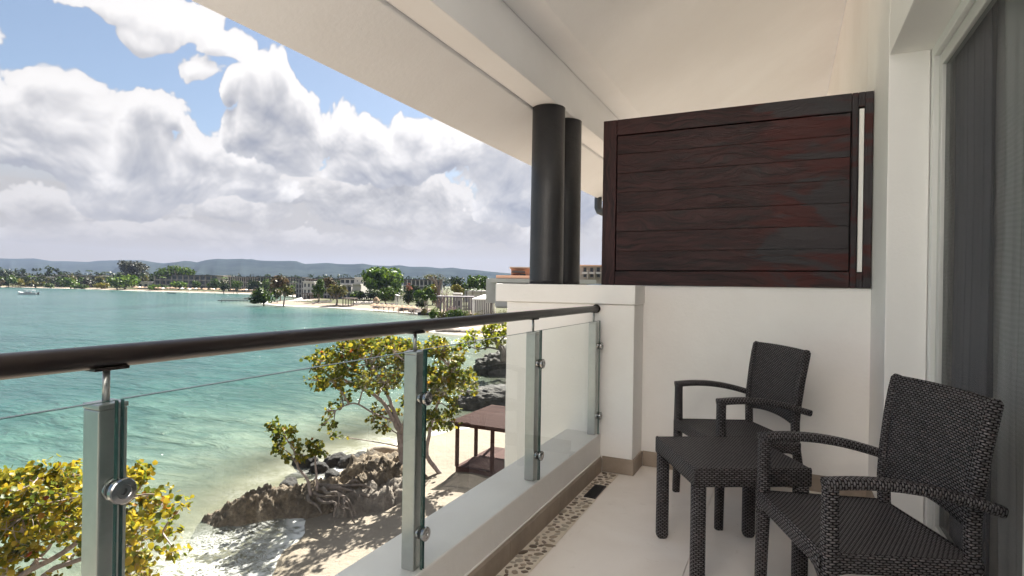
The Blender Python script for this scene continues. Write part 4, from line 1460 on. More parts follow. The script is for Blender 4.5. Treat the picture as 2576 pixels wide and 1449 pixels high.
outcrop('coral_outcrop', 'long jagged brown coral outcrop running from the beach into the wash', [(-21.9, 16.0), (-20.6, 16.0), (-18.9, 17.6), (-17.3, 18.9), (-16.2, 20.0), (-15.6, 21.6), (-16.6, 22.6), (-18.6, 21.0), (-19.9, 20.0), (-20.9, 19.2), (-21.6, 17.6)],
        SEA - 0.05, lambda x, y: 0.80 + 0.35 * np.clip((x + 21) / 4.5, 0, 1), 11, M['rock'], step=0.06)
outcrop('coral_ledge', 'rounded tan coral ledge at the foot of the sea grape tree', [(-20.4, 22.3), (-18.9, 21.6), (-17.4, 21.3), (-15.9, 21.9), (-15.5, 23.6), (-16.8, 24.6), (-18.2, 24.6), (-20.2, 24.3)],
        SEA + 0.2, lambda x, y: 0.95 + 0 * x, 21, M['rock'])
outcrop('limestone_face', 'pale crumbly limestone bank beside the coral outcrop', [(-17.6, 18.9), (-16.6, 18.4), (-15.0, 19.3), (-13.9, 20.4), (-14.0, 21.9), (-15.4, 22.0), (-16.6, 20.8)],
        SEA + 0.1, lambda x, y: 1.0 + 0 * x, 31, M['rock_pale'])
for i, (px, py, s, k) in enumerate([(770, 1150, 1.0, 'black wave-worn rock at the water edge behind the small tree'), (800, 1165, 0.75, 'black knobbly rock between the water and the small tree'),
                                    (845, 1148, 0.95, 'dark craggy rock at the shore, in the middle of its row'), (880, 1150, 0.85, 'dark craggy rock at the shore nearest the pale boulder'),
                                    (908, 1140, 0.7, 'small dark shore rock just left of the pale boulder'), (725, 1207, 0.7, 'low black rock at the left end of the row in the wash'),
                                    (835, 1185, 0.8, 'brown-black rock in front of the shore row by the tree roots')]):
    g = on_z(px, py + 12, SEA + 0.15)
    rock('shore_rock', k, g[0], g[1], SEA + 0.05, s * 0.80, s * 0.5, s * 0.55, 0.4 * i, 3 + i, M['rock_black'], 'dark rocks along the shore', rough=0.6)
g = on_z(967, 1147, SEA + 0.4)
rock('pale_boulder', 'flat pale block of stone lying on the shore by the big tree', g[0], g[1], SEA + 0.66, 0.86, 0.42, 0.36, 0.55, 40, M['boulder'], rough=0.22)
rock('mid_islet', 'long low two-toned rock islet in the shallows behind the pergola', -20.2, 43.6, SEA - 0.1, 5.6, 2.3, 1.75, 0.62, 52, M['rock_grey'], sub=6, rough=0.5)
rock('mid_islet', 'pale eroded rock hump at the pillar end of the low islet', -18.2, 44.2, SEA - 0.1, 3.9, 2.0, 1.9, 0.5, 55, M['rock_pale'], sub=6, rough=0.5)
rock('far_islet', 'tall grey rock islet under the yellow-green shore tree', -28.0, 59.0, SEA - 0.2, 4.6, 2.6, 2.6, 0.5, 61, M['rock_grey'], sub=6, rough=0.55)
rock('far_islet', 'upper grey rock shelf carrying the yellow-green shore tree', -26.3, 61.6, SEA - 0.2, 4.6, 3.0, 3.9, 0.4, 66, M['rock_grey'], sub=6, rough=0.55)
for i, (x, y, s) in enumerate([(-63.5, 104, 4.2), (-58.5, 104.6, 4.0), (-54.5, 104.8, 3.4), (-61, 108, 4.0)]):
    rock('slab_rock', ['cracked pale limestone shelf at the water, outermost of the row', 'cracked pale limestone shelf, second of the row from the water', 'pale limestone shelf nearest the yellow-green tree', 'pale limestone shelf behind the others of the row'][i],
         x, y, SEA - 0.1, s, s * 0.5, 1.0, 0.25, 70 + i, M['rock_pale'], 'limestone shelves by the point', sub=4, rough=0.3)
for i, (px, py) in enumerate([(1072, 792), (1095, 793), (1120, 796), (1150, 798), (1180, 800)]):
    g = on_z(px, py, SEA)
    rock('hedge_rock', ['low dark rock below the bushes where the far beach ends', 'second dark rock along the water right of the beach end', 'middle dark rock in the row below the green bushes', 'dark rock below the largest green bush', 'last dark rock before the handrail hides the shore'][i], g[0], g[1], SEA, 3.0, 1.6, 1.2, 0.3 * i, 80 + i, M['rock_black'], 'dark rocks below the beach bushes', sub=3, rough=0.5)

# ------------------------------------------------------------------ foliage helpers
def leafcols(me, cols_per_face):
    at = me.color_attributes.new('leafcol', 'FLOAT_COLOR', 'CORNER')
    buf = []
    for p in me.polygons:
        c = cols_per_face[p.index]
        buf += [c[0], c[1], c[2], 1.0] * p.loop_total
    at.data.foreach_set('color', buf)


SEAGRAPE = [((0.085, 0.105, 0.016), 5), ((0.13, 0.145, 0.018), 6), ((0.21, 0.19, 0.020), 5), ((0.30, 0.245, 0.022), 3), ((0.30, 0.17, 0.020), 0.7), ((0.26, 0.08, 0.018), 0.15), ((0.05, 0.075, 0.014), 3)]


def pick(pal):
    t = random.random() * sum(w for _, w in pal)
    for c, w in pal:
        t -= w
        if t <= 0: break
    k = random.uniform(0.8, 1.2)
    return tuple(min(0.6, q * k) for q in c)


def leaf_verts(n=9):
    vs = [(0, 0, -0.10)]
    for i in range(n):
        a = 2 * math.pi * i / n
        r = 1.0 * (1 + 0.06 * math.cos(a) + (0.05 if i % 2 else -0.03))
        if i == 0: r *= 0.80
        vs.append((r * math.cos(a), r * math.sin(a) * 0.96, 0.12 * math.sin(a) ** 2 + 0.02))
    return np.array(vs), [(0, i + 1, (i + 1) % n + 1) for i in range(n)]


LV, LF = leaf_verts()
LEAFMESH = {}


def leaf_mesh(ci):
    if ci not in LEAFMESH:
        me = bpy.data.meshes.new('leaf')
        me.from_pydata([tuple(q) for q in LV], [], LF)
        leafcols(me, [ci] * len(LF)); me.materials.append(M['leaf']); me.shade_smooth()
        LEAFMESH[ci] = me
    return LEAFMESH[ci]


QCOLS = [tuple(round(v * k, 4) for v in c) for c, _ in SEAGRAPE for k in (0.85, 1.1)]


def curve_pts(pts, n):
    P = [np.array(p, float) for p in pts]
    out = []
    m = len(P)
    for i in range(n + 1):
        t = i / n * (m - 1)
        k = min(int(t), m - 2); u = t - k
        p0, p1, p2, p3 = P[max(k - 1, 0)], P[k], P[k + 1], P[min(k + 2, m - 1)]
        out.append(0.5 * (2 * p1 + (p2 - p0) * u + (2 * p0 - 5 * p1 + 4 * p2 - p3) * u * u + (3 * p1 - p0 - 3 * p2 + p3) * u ** 3))
    return out


def sea_grape(name, label, base, trunks, lumps, leaf_r, dens, barkm, pal=SEAGRAPE, singles=300, limb_r=0.05, flat=0.75, kind='tree', up=0.6):
    """trunks: list of polylines (world) with radius; lumps: (centre, radius); twigs run from the nearest trunk point to each clump"""
    t = thing(name, label, kind, base)
    B = np.array(base, float)
    tb_ = MB()
    nodes = []
    for pts, r0_, r1_ in trunks:
        c = curve_pts(pts, 4 * (len(pts) - 1))
        k = len(c)
        for i, p in enumerate(c):
            c[i] = p + np.array([random.uniform(-1, 1), random.uniform(-1, 1), random.uniform(-0.5, 0.5)]) * 0.25 * r0_
        tb_.tube([p - B for p in c], 1.0, 8, [r0_ + (r1_ - r0_) * (i / (k - 1)) ** 0.8 for i in range(k)], up=(0.3, 0.9, 0.1))
        nodes += [(p, r0_ + (r1_ - r0_) * i / (k - 1)) for i, p in enumerate(c)][k // 3:]
    tb_.build('trunk', barkm, t, smooth=True)
    br = MB()
    leaves = []
    npos = np.array([q[0] for q in nodes])
    for (c, r) in lumps:
        c = np.array(c, float)
        sc_ = np.linalg.norm(npos - c, axis=1) + 0.9 * np.maximum(0, npos[:, 2] - c[2])
        s = npos[int(np.argmin(sc_ + rng.random(len(sc_)) * 0.4))]
        L = np.linalg.norm(c - s)
        mid = (s + c) / 2 + np.array([random.uniform(-.2, .2) * L, random.uniform(-.2, .2) * L, random.uniform(-0.02, .16) * L])
        limb = curve_pts([s, mid, c], 8)
        br.tube([p - B for p in limb], 1.0, 6, [limb_r * (1 - 0.62 * i / 8) for i in range(9)], up=(0.3, 0.9, 0.1), caps=False)
        ntw = max(4, int(9 * dens * (r / 0.8) ** 2))
        for q in range(ntw):
            v = rng.normal(size=3); v /= np.linalg.norm(v)
            e = c + v * np.array([1, 1, flat]) * r * (0.35 + 0.70 * random.random() ** 0.6)
            s2 = limb[random.randint(4, 8)]
            m2 = (s2 + e) / 2 + rng.normal(size=3) * 0.10 * r
            tw = curve_pts([s2, m2, e], 4)
            br.tube([p - B for p in tw], 1.0, 4, [limb_r * 0.30, limb_r * 0.26, limb_r * 0.22, limb_r * 0.18, limb_r * 0.12], up=(0.3, 0.9, 0.1), caps=False)
            d = e - m2; d /= np.linalg.norm(d) + 1e-9
            nl = random.randint(6, 11)
            for j in range(nl):
                f = j / nl
                p = m2 + (e - m2) * (0.25 + 0.85 * f) + rng.normal(size=3) * leaf_r * 0.95
                nrm = rng.normal(size=3) * 0.62 + d * 0.25 + np.array([0, 0, up])
                nrm /= np.linalg.norm(nrm)
                leaves.append((p, nrm, leaf_r * random.uniform(0.62, 1.15)))
    br.build('branches', barkm, t, smooth=True)['kind'] = 'stuff'
    # the largest leaves in view stand alone, the rest are one mass
    def seen(p):
        d = p - CAM; a = d @ _f
        if a < 0.5: return 0
        x = PX + FOC * (d @ _r) / a; y = PY - FOC * (d @ _u) / a
        return 1 if (-5 < x < 2580 and -5 < y < 1455) else 0
    key = [-(l[2] / np.linalg.norm(l[0] - CAM)) * seen(l[0]) for l in leaves]
    order = sorted(range(len(leaves)), key=lambda i: key[i])
    mv, mf, mc = [], [], []
    for rank, i in enumerate(order):
        p, nrm, r_ = leaves[i]
        z = Vector(nrm); x = z.orthogonal().normalized()
        y = z.cross(x); a = random.uniform(0, 6.283)
        x2 = x * math.cos(a) + y * math.sin(a); y2 = z.cross(x2)
        col = pick(pal)
        if rank < singles:
            o = bpy.data.objects.new('leaf', leaf_mesh(min(QCOLS, key=lambda c: sum((c[k] - col[k]) ** 2 for k in range(3))) if pal is SEAGRAPE else tuple(round(q, 2) for q in col)))
            COL.objects.link(o); o.parent = t
            q = p - B
            o.matrix_local = Matrix(((x2.x * r_, y2.x * r_, z.x * r_, q[0]), (x2.y * r_, y2.y * r_, z.y * r_, q[1]), (x2.z * r_, y2.z * r_, z.z * r_, q[2]), (0, 0, 0, 1)))
        else:
            fr_ = np.array([x2, y2, z]) * r_
            o_ = len(mv)
            mv += [tuple(q) for q in (LV @ fr_ + (p - B))]
            mf += [tuple(o_ + k for k in f) for f in LF]
            mc += [col] * len(LF)
    if mf:
        me = bpy.data.meshes.new('foliage'); me.from_pydata(mv, [], mf); leafcols(me, mc)
        me.materials.append(M['leaf']); me.shade_smooth()
        o = bpy.data.objects.new('foliage', me); COL.objects.link(o); o.parent = t; o['kind'] = 'stuff'
    return t


def px3(x, y, d, jit=0.0):
    return at_d(x, y, d + random.uniform(-jit, jit))


def z3(x, y):
    return 469.6 + .4676 * x, 771.4 + .4676 * y


# big sea grape on the shore, seen through the second post
D0 = 28.0
LB = [(720, 290, 90), (800, 250, 85), (880, 225, 110), (960, 205, 95), (1050, 205, 110), (1140, 225, 100), (1230, 225, 110), (1320, 215, 95), (1385, 235, 95), (1450, 330, 105), (1500, 400, 75), (1530, 365, 50),
      (1400, 470, 105), (1340, 380, 100), (1250, 410, 110), (1160, 330, 110), (1080, 400, 110), (1000, 310, 110), (900, 390, 95), (830, 330, 90), (760, 400, 85), (675, 395, 55), (690, 330, 50),
      (835, 495, 70), (775, 555, 55), (790, 640, 30), (735, 640, 42), (775, 690, 26), (1020, 560, 60), (1060, 640, 62), (1010, 620, 40), (1110, 560, 60), (1350, 600, 85), (1430, 560, 65), (1300, 650, 55), (1420, 640, 40), (1200, 520, 80), (1500, 460, 45)]
lump = []
for (a, b, r) in LB:
    x, y = z3(a, b)
    rr_ = r * .4676 / FOC * D0
    lump.append((px3(x, y, D0, 1.9), rr_))
    if r > 70: lump.append((px3(x + random.uniform(-25, 25), y + random.uniform(-15, 15), D0 + random.choice((-1.6, 1.6)), 0.8), rr_ * 0.85))
gz = ground_z(-16.9, 23.4)
bx = np.array([-16.9, 23.4, gz - 0.15])
def tp(a, b, dd=0.0):
    return px3(*z3(a, b), D0 + dd)
trunks = [([bx, tp(1152, 780), tp(1148, 690), tp(1120, 620), tp(1060, 520), tp(1000, 470), tp(900, 420), tp(820, 380)], 0.19, 0.05),
          ([bx + (0.15, 0.1, 0), tp(1165, 790), tp(1165, 690), tp(1130, 600), tp(1075, 470), tp(1020, 360), tp(950, 280)], 0.17, 0.04),
          ([bx + (0.3, 0.1, 0), tp(1180, 800, .3), tp(1190, 640, .3), tp(1200, 480, .4), tp(1230, 330, .4)], 0.15, 0.04),
          ([bx + (1.6, 0.9, 0), tp(1295, 800, .4), tp(1305, 690, .4), tp(1335, 560, .5), tp(1390, 420, .6), tp(1410, 320, .6)], 0.13, 0.035),
          ([tp(1148, 690), tp(1175, 610, -.5), tp(1250, 500, -.8), tp(1320, 380, -1.0)], 0.09, 0.03),
          ([tp(1120, 620), tp(1000, 570, -.4), tp(900, 520, -.6), tp(800, 560, -.8)], 0.06, 0.025)]
sea_grape('sea_grape_tree', 'large spreading sea grape tree with twisting trunks behind the second steel post', bx, trunks, lump, 0.092, 1.9, M['bark_pale'], limb_r=0.045, up=0.5)

# little wind-bent sea grape on the outcrop
D1 = 24.0
LS = [(478, 625, 42), (515, 660, 34), (470, 690, 30), (545, 715, 50), (480, 765, 36), (500, 730, 30), (640, 755, 52), (590, 760, 45), (520, 822, 36), (700, 738, 38), (735, 790, 34), (620, 800, 44), (690, 790, 40), (450, 655, 22), (575, 660, 18)]
lump = [(px3(*z3(a, b), D1, 0.5), r * .4676 / FOC * D1) for a, b, r in LS]
b1 = on_z(*z3(690, 1000), SEA + 1.0)
def tq(a, b, dd=0.0):
    return px3(*z3(a, b), D1 + dd)
trunks = [([tq(665, 1015), tq(655, 950), tq(630, 905), tq(603, 870), tq(590, 830), tq(575, 770), tq(520, 690)], 0.075, 0.025),
          ([tq(702, 990, .1), tq(698, 900, .1), tq(690, 820, .1), tq(700, 770, .1)], 0.060, 0.025),
          ([tq(603, 870), tq(560, 800), tq(500, 750)], 0.035, 0.018)]
sea_grape('small_sea_grape', 'small thin wind-bent sea grape with orange leaves on the coral outcrop', (b1[0], b1[1], b1[2]), trunks, lump, 0.088, 2.2, M['bark_pale'],
          limb_r=0.022, singles=300, up=0.35)

# yellow-green shrub-like tree close below at the left edge of the frame
D2 = 12.0
LL = [(20, 1200, 66), (95, 1192, 60), (170, 1196, 60), (240, 1232, 66), (300, 1215, 60), (335, 1205, 50), (372, 1178, 24), (395, 1245, 52), (452, 1283, 28), (350, 1310, 66), (425, 1335, 40), (442, 1386, 24), (300, 1385, 62), (372, 1418, 42),
      (100, 1290, 80), (0, 1310, 80), (185, 1300, 72), (250, 1320, 60), (60, 1390, 55), (200, 1395, 40), (-90, 1230, 95), (-120, 1360, 95), (350, 1475, 52), (240, 1480, 60), (130, 1490, 70), (0, 1490, 80), (-230, 1270, 110), (-200, 1440, 110), (60, 1240, 60), (140, 1250, 60), (260, 1270, 55), (310, 1345, 50),
      (300, 1560, 90), (120, 1590, 90), (-60, 1600, 100)]
lump = []
for a, b, r in LL:
    q = px3(a, b, D2, 0.7); rr_ = r / FOC * D2
    lump.append((q, rr_))
    if r > 48 and b < 1400: lump.append((px3(a + random.uniform(-20, 20), b + random.uniform(-5, 30), D2 + random.choice((-.9, .9)), 0.3), rr_ * 0.9))
cb = at_d(-60, 1500, D2)
b2 = np.array([cb[0] - 0.3, cb[1] - 0.5, ground_z(cb[0] - 0.3, cb[1] - 0.5) - 0.1])
def tr_(a, b, dd=0.0):
    return px3(a, b, D2 + dd)
trunks = [([b2, b2 + (0.1, 0.2, 1.6), tr_(-30, 1590), tr_(40, 1460), tr_(160, 1390), tr_(260, 1310), tr_(330, 1250)], 0.12, 0.025),
          ([b2 + (0.2, -.2, 0), b2 + (0.3, 0.1, 1.4), tr_(30, 1600), tr_(110, 1450), tr_(230, 1400), tr_(330, 1370), tr_(410, 1340)], 0.10, 0.02),
          ([b2 + (-.2, 0, 0), tr_(-60, 1600), tr_(0, 1450), tr_(60, 1330), tr_(80, 1250), tr_(100, 1180)], 0.11, 0.02),
          ([tr_(40, 1460), tr_(120, 1380, .4), tr_(170, 1280, .5), tr_(185, 1190, .5)], 0.05, 0.015),
          ([b2, tr_(-160, 1560), tr_(-200, 1380), tr_(-180, 1250)], 0.10, 0.03)]
YEL = [((0.22, 0.20, 0.016), 6), ((0.33, 0.265, 0.018), 8), ((0.40, 0.275, 0.022), 6), ((0.13, 0.155, 0.018), 5), ((0.08, 0.11, 0.016), 3), ((0.36, 0.17, 0.022), 0.8), ((0.26, 0.06, 0.030), 0.2)]
YEL = [(tuple(round(v, 3) for v in c), w) for c, w in YEL]
SEAGRAPE_SAVE = SEAGRAPE
QCOLS += [tuple(round(v * k, 4) for v in c) for c, _ in YEL for k in (0.9, 1.1)]
SEAGRAPE = YEL
sea_grape('sea_grape_shrub', 'yellow-green sea grape with round leaves close below the railing behind the nearest post', b2, trunks, lump, 0.064, 4.6, M['bark_pale'], pal=YEL, limb_r=0.022, up=0.55)
SEAGRAPE = SEAGRAPE_SAVE

# driftwood roots at the foot of the small tree
rt_ = MB()
o_ = on_z(*z3(720, 1010), SEA + 1.0)
for k in range(15):
    a = random.uniform(-0.5, 1.1); L = random.uniform(0.8, 2.4)
    s = np.array([random.uniform(-.5, .5), random.uniform(-.3, .3), random.uniform(-0.1, .45)])
    d = np.array([math.cos(a), math.sin(a), random.uniform(-.22, .05)])
    pts = [s, s + d * L * .4 + rng.normal(size=3) * .12, s + d * L * .75 + rng.normal(size=3) * .14, s + d * L + np.array([0, 0, -.35])]
    rt_.tube(curve_pts(pts, 9), 1.0, 6, [0.085 * (1 - 0.07 * i) for i in range(10)], up=(0.2, 0.3, 0.9))
o = rt_.build('driftwood', M['bark'], smooth=True); o.location = tuple(o_)
tag(o, 'tangle of exposed grey roots sprawling over the outcrop under the small tree', 'roots')

# ------------------------------------------------------------------ timber pergola on the beach
pg = thing('beach_pergola', 'dark timber beach pergola with a slatted roof over a slatted deck', 'pergola', (-13.1, 26.6, 0), 0)
PGZ = ground_z(-13.2, 26.5) + 0.10
PXA, PXB, PYA, PYB = -1.75, 2.4, -2.0, 2.0
for k in range(36):
    x = PXA + 0.06 + k * (PXB - PXA - 0.12) / 35
    MB().box(x - 0.050, x + 0.050, PYA, PYB, PGZ + 0.06, PGZ + 0.09).build('deck_board', M['deck'], pg)
for y in (PYA + .1, 0, PYB - .1):
    MB().box(PXA, PXB, y - .05, y + .05, PGZ - 0.25, PGZ + 0.059).build('joist', M['deck'], pg)
for x in (PXA + .06, 0.3, PXB - .06):
    for y in (PYA + .07, 0.0, PYB - .07):
        if x == 0.3 and y == 0.0: continue
        MB().box(x - .075, x + .075, y - .075, y + .075, PGZ + 0.091, PGZ + 2.10).build('post', M['deck'], pg)
for y in (PYA + .07, 0.0, PYB - .07):
    MB().box(PXA - .1, PXB + .1, y - .045, y + .045, PGZ + 2.101, PGZ + 2.25).build('beam', M['deck'], pg)
for x in (PXA + .06, PXB - .06, 0.3):
    MB().box(x - .04, x + .04, PYA - .12, PYB + .12, PGZ + 2.251, PGZ + 2.32).build('purlin', M['deck'], pg)
for k in range(36):
    y = PYA - .22 + k * (PYB - PYA + .44) / 35
    MB().box(PXA - .22, PXB + .22, y - .030, y + .030, PGZ + 2.321, PGZ + 2.38).build('roof_slat', M['deck'], pg)
be = thing('bench', 'low dark timber bench standing on the sand beyond the pergola deck', 'bench', (-12.4, 29.9, ground_z(-12.4, 29.9)), 0.05)
MB().box(-1.2, 1.2, -.25, .25, .36, .42).build('seat', M['deck'], be)
for x in (-1.0, 1.0):
    MB().box(x - .05, x + .05, -.2, .2, -.1, .359).build('leg', M['deck'], be)

# ------------------------------------------------------------------ the far shore
def spot(px, D):
    """ground point at forward distance D below image column px"""
    p = at_d(px, PY, D)
    return np.array([p[0], p[1], ground_z(p[0], p[1])])


def zpx(px, py, D):
    return at_d(px, py, D)[2]


def wpx(w, D):
    return w / FOC * D


DARK = [((0.030, 0.050, 0.014), 5), ((0.045, 0.075, 0.016), 4), ((0.020, 0.034, 0.012), 4), ((0.075, 0.105, 0.022), 1.5)]
GREEN = [((0.060, 0.115, 0.016), 5), ((0.10, 0.170, 0.020), 5), ((0.035, 0.065, 0.014), 3), ((0.15, 0.21, 0.026), 2)]
BRIGHT = [((0.11, 0.20, 0.018), 5), ((0.17, 0.265, 0.022), 4), ((0.055, 0.11, 0.016), 4), ((0.23, 0.30, 0.03), 1.2)]
OLIVE = [((0.12, 0.125, 0.030), 5), ((0.17, 0.155, 0.036), 4), ((0.07, 0.075, 0.022), 3), ((0.20, 0.15, 0.045), 2)]
YELLOW = [((0.26, 0.235, 0.030), 5), ((0.33, 0.27, 0.035), 4), ((0.14, 0.15, 0.025), 4), ((0.36, 0.22, 0.04), 1)]
BROWN = [((0.14, 0.095, 0.045), 5), ((0.10, 0.085, 0.035), 4), ((0.19, 0.115, 0.055), 2), ((0.06, 0.06, 0.025), 2)]
MAUVE = [((0.22, 0.13, 0.15), 5), ((0.30, 0.17, 0.17), 3), ((0.13, 0.085, 0.085), 3)]
FLAME = [((0.40, 0.13, 0.075), 4), ((0.30, 0.14, 0.09), 3), ((0.06, 0.075, 0.025), 2)]
GREYG = [((0.085, 0.095, 0.060), 5), ((0.12, 0.115, 0.080), 4), ((0.050, 0.055, 0.038), 4)]


for _p in (DARK, GREEN, BRIGHT, OLIVE, YELLOW, BROWN, MAUVE, FLAME, GREYG):
    _p[:] = [(tuple(0.62 * q for q in c), w) for c, w in _p]


def crown_mesh(w, h, nq, pal, shape='round', lobes=9, leaf=0.16, pal2=None, split=None, thin=0.0):
    """leaf-clump faces gathered in lobes through the crown volume; origin at the crown's underside"""
    mv, mf, mc = [], [], []
    L = []
    for k in range(lobes):
        a = random.uniform(0, 6.283); q = math.sqrt(random.random())
        if shape == 'flat':
            L.append((0.42 * w * q * math.cos(a), 0.42 * w * q * math.sin(a), h * (0.45 + 0.40 * random.random() - 0.25 * q * q), 0.17 * w, 0.22 * h))
        elif shape == 'tall':
            zz_ = random.uniform(0.12, 0.90)
            k_ = 0.30 * w * (1 - abs(zz_ - 0.45) * 0.9)
            L.append((k_ * q * math.cos(a), k_ * q * math.sin(a), h * zz_, 0.22 * w, 0.16 * h))
        elif shape == 'airy':
            zz_ = random.uniform(0.25, 0.92)
            L.append((0.36 * w * q * math.cos(a), 0.36 * w * q * math.sin(a), h * zz_, 0.15 * w, 0.16 * h))
        elif shape == 'bush':
            L.append((0.34 * w * q * math.cos(a), 0.34 * w * q * math.sin(a), h * (0.42 - 0.20 * q + 0.2 * random.random()), 0.22 * w, 0.36 * h))
        else:
            zz_ = random.uniform(0.28, 0.78)
            k_ = 0.33 * w * math.sqrt(max(0.1, 1 - (2 * zz_ - 1.0) ** 2))
            L.append((k_ * q * math.cos(a), k_ * q * math.sin(a), h * zz_, 0.22 * w, 0.24 * h))
    per = max(6, nq // lobes)
    for (cx, cy2, cz, rh, rv) in L:
        tone = random.uniform(0.75, 1.2)
        for q in range(per):
            v = rng.normal(size=3); v /= np.linalg.norm(v)
            k = (0.55 + 0.5 * random.random())
            p = np.array([cx + v[0] * rh * k, cy2 + v[1] * rh * k, cz + v[2] * rv * k])
            if p[2] < 0: p[2] = abs(p[2]) * 0.5
            n = v * 0.8 + rng.normal(size=3) * 0.6 + np.array([0, 0, 0.35]); n /= np.linalg.norm(n)
            z = Vector(n); x = z.orthogonal().normalized(); y = z.cross(x)
            s = leaf * w * random.uniform(0.20, 0.46)
            a0 = random.uniform(0, 6.283)
            o_ = len(mv)
            for m in range(5):
                a = a0 + m * 1.2566
                r_ = s * random.uniform(0.6, 1.15)
                b = p + np.array(x) * r_ * math.cos(a) + np.array(y) * r_ * math.sin(a)
                mv.append(tuple(b))
            mf.append(tuple(range(o_, o_ + 5)))
            pp = pal
            if pal2 is not None and p[2] > split * h: pp = pal2
            c = pick(pp)
            mc.append(tuple(u * tone for u in c))
    me = bpy.data.meshes.new('crown'); me.from_pydata(mv, [], mf); leafcols(me, mc)
    me.materials.append(M['far_leaf'])
    return me


def far_tree(name, label, px, D, ytop, wide, pal, shape='round', clear=0.3, nq=420, lobes=10, trunk_w=0.035, group=None, lean=0.0, bark='bark', pal2=None, split=None, leaf=0.16, cat='tree', stems=1):
    b = spot(px, D)
    H = max(1.2, zpx(px, ytop, D) - b[2]); W = wpx(wide, D)
    t = thing(name, label, cat, b, 0, group)
    me = crown_mesh(W, H * (1 - clear), nq, pal, shape, lobes, leaf, pal2, split)
    o = inst('crown', me, t, (lean * H, 0, H * clear)); o['kind'] = 'stuff'
    tb_ = MB()
    for s in range(stems):
        q = (s - (stems - 1) / 2) * 0.10 * W
        tb_.tube(curve_pts([(q * .6, 0, -0.5), (q * .7 + 0.03 * W, 0.02 * W, H * clear * 0.6), (lean * H + q, 0, H * clear * 1.2), (lean * H + q * 1.6, 0.03 * W, H * (clear + (1 - clear) * 0.55))], 8), 1.0, 6,
                 [trunk_w * W * (1 - 0.085 * i) / math.sqrt(stems) for i in range(9)], up=(0.3, 0.9, 0.1))
    for k in range(6):
        a = k * 1.05 + random.random()
        e = np.array([lean * H + 0.30 * W * math.cos(a), 0.30 * W * math.sin(a), H * (clear + (1 - clear) * random.uniform(.4, .7))])
        s0 = np.array([lean * H * 0.9, 0, H * clear * 1.0])
        tb_.tube([s0, (s0 + e) / 2 + np.array([0, 0, 0.05 * H]), e], 1.0, 5, [trunk_w * W * .5, trunk_w * W * .35, trunk_w * W * .14], up=(0.3, 0.9, 0.1))
    tb_.build('trunk', M[bark], t, smooth=True)
    return t


def palm(label, px, D, ytop, crown_px, pal=GREEN, group='palms along the shore', fan=False):
    b = spot(px, D); H = zpx(px, ytop, D) - b[2]; W = wpx(crown_px, D) / 2
    t = thing('palm_tree', label, 'palm', b, 0, group)
    ln = random.uniform(-.04, .04) * H
    MB().tube(curve_pts([(0, 0, -0.3), (ln * .3, 0, H * .4), (ln, 0, H - W * 0.5)], 6), 1.0, 6, [0.16, .15, .14, .13, .12, .115, .11], up=(0.3, .9, .1)).build('trunk', M['bark'], t, smooth=True)
    mv, mf, mc = [], [], []
    for k in range(26 if fan else 15):
        a = k * 2.399 + random.uniform(-.2, .2); e0 = random.uniform(0.1, 1.2) if not fan else random.uniform(-0.9, 1.4)
        L = W * random.uniform(.85, 1.1)
        base = np.array([ln, 0, H - W * 0.5]); d = np.array([math.cos(a), math.sin(a), 0]); sd = np.array([-math.sin(a), math.cos(a), 0])
        pr = None; c = pick(pal)
        for q in range(6):
            f = q / 5
            p = base + d * L * (f if not fan else f * 0.8 * math.cos(e0)) + np.array([0, 0, 1]) * L * ((e0 * .55 * f - (0.30 + .42 * e0) * f * f) if not fan else 0.8 * math.sin(e0) * f)
            w = L * (0.17 * math.sin(math.pi * min(1, f * .9 + .1)) + 0.02) * (1 if not fan else 1.5 * f + .2)
            row = [p - sd * w - np.array([0, 0, .45 * w]), p, p + sd * w - np.array([0, 0, .45 * w])]
            o_ = len(mv); mv += [tuple(v) for v in row]
            if pr is not None:
                mf += [(pr, pr + 1, o_ + 1, o_), (pr + 1, pr + 2, o_ + 2, o_ + 1)]; mc += [c, c]
            pr = o_
    me = bpy.data.meshes.new('crown'); me.from_pydata(mv, [], mf); leafcols(me, mc); me.materials.append(M['far_leaf'])
    o = inst('crown', me, t); o['kind'] = 'stuff'
    return t


def c1(x): return .2604 * x
def r1(y): return 603.7 + .2604 * y
def c2(x): return 536.6 + .28645 * x
def r2(y): return 603.7 + .28645 * y
def c5(x): return 670.8 + .13020 * x         # close view of the hotel beach
def r5(y): return 670.8 + .13020 * y
def c6(x): return 939.1 + .13020 * x
def r6(y): return 657.4 + .13020 * y


# the wooded shore on the left: back row first
rowlab = 'dark green tree in the continuous wood behind the far beach'
G1, G2 = 'trees of the wood behind the far beach', 'low trees along the far beach'
for i, x in enumerate(range(-160, 1560, 44)):
    y = 312 + 14 * math.sin(i * 1.7) + random.uniform(-14, 14)
    far_tree('shore_tree', rowlab, c1(x), 720 + random.uniform(-30, 40), r1(y), c1(random.uniform(105, 160)), DARK if i % 3 else GREYG, 'round', 0.10, 260, 9, group=G1)
for i, x in enumerate(range(1560, 4500, 70)):
    far_tree('shore_tree', 'dark tree of the wooded plain below the blue hills', c1(x), 900 + random.uniform(-60, 60), r1(318 + random.uniform(-8, 14) + (x - 1560) * 0.004), c1(random.uniform(120, 170)), DARK, 'round', 0.1, 130, 7, group='trees of the plain below the hills')
for i, x in enumerate(range(-170, 1500, 58)):
    far_tree('shore_tree', 'green tree of the second row in the wood behind the far beach', c1(x + random.uniform(-14, 14)), 625 + random.uniform(-14, 10), r1(350 + random.uniform(-16, 22)), c1(random.uniform(95, 150)), (DARK, GREEN, DARK, OLIVE)[i % 4], 'round', 0.08, 240, 9, group='second row of the far wood')
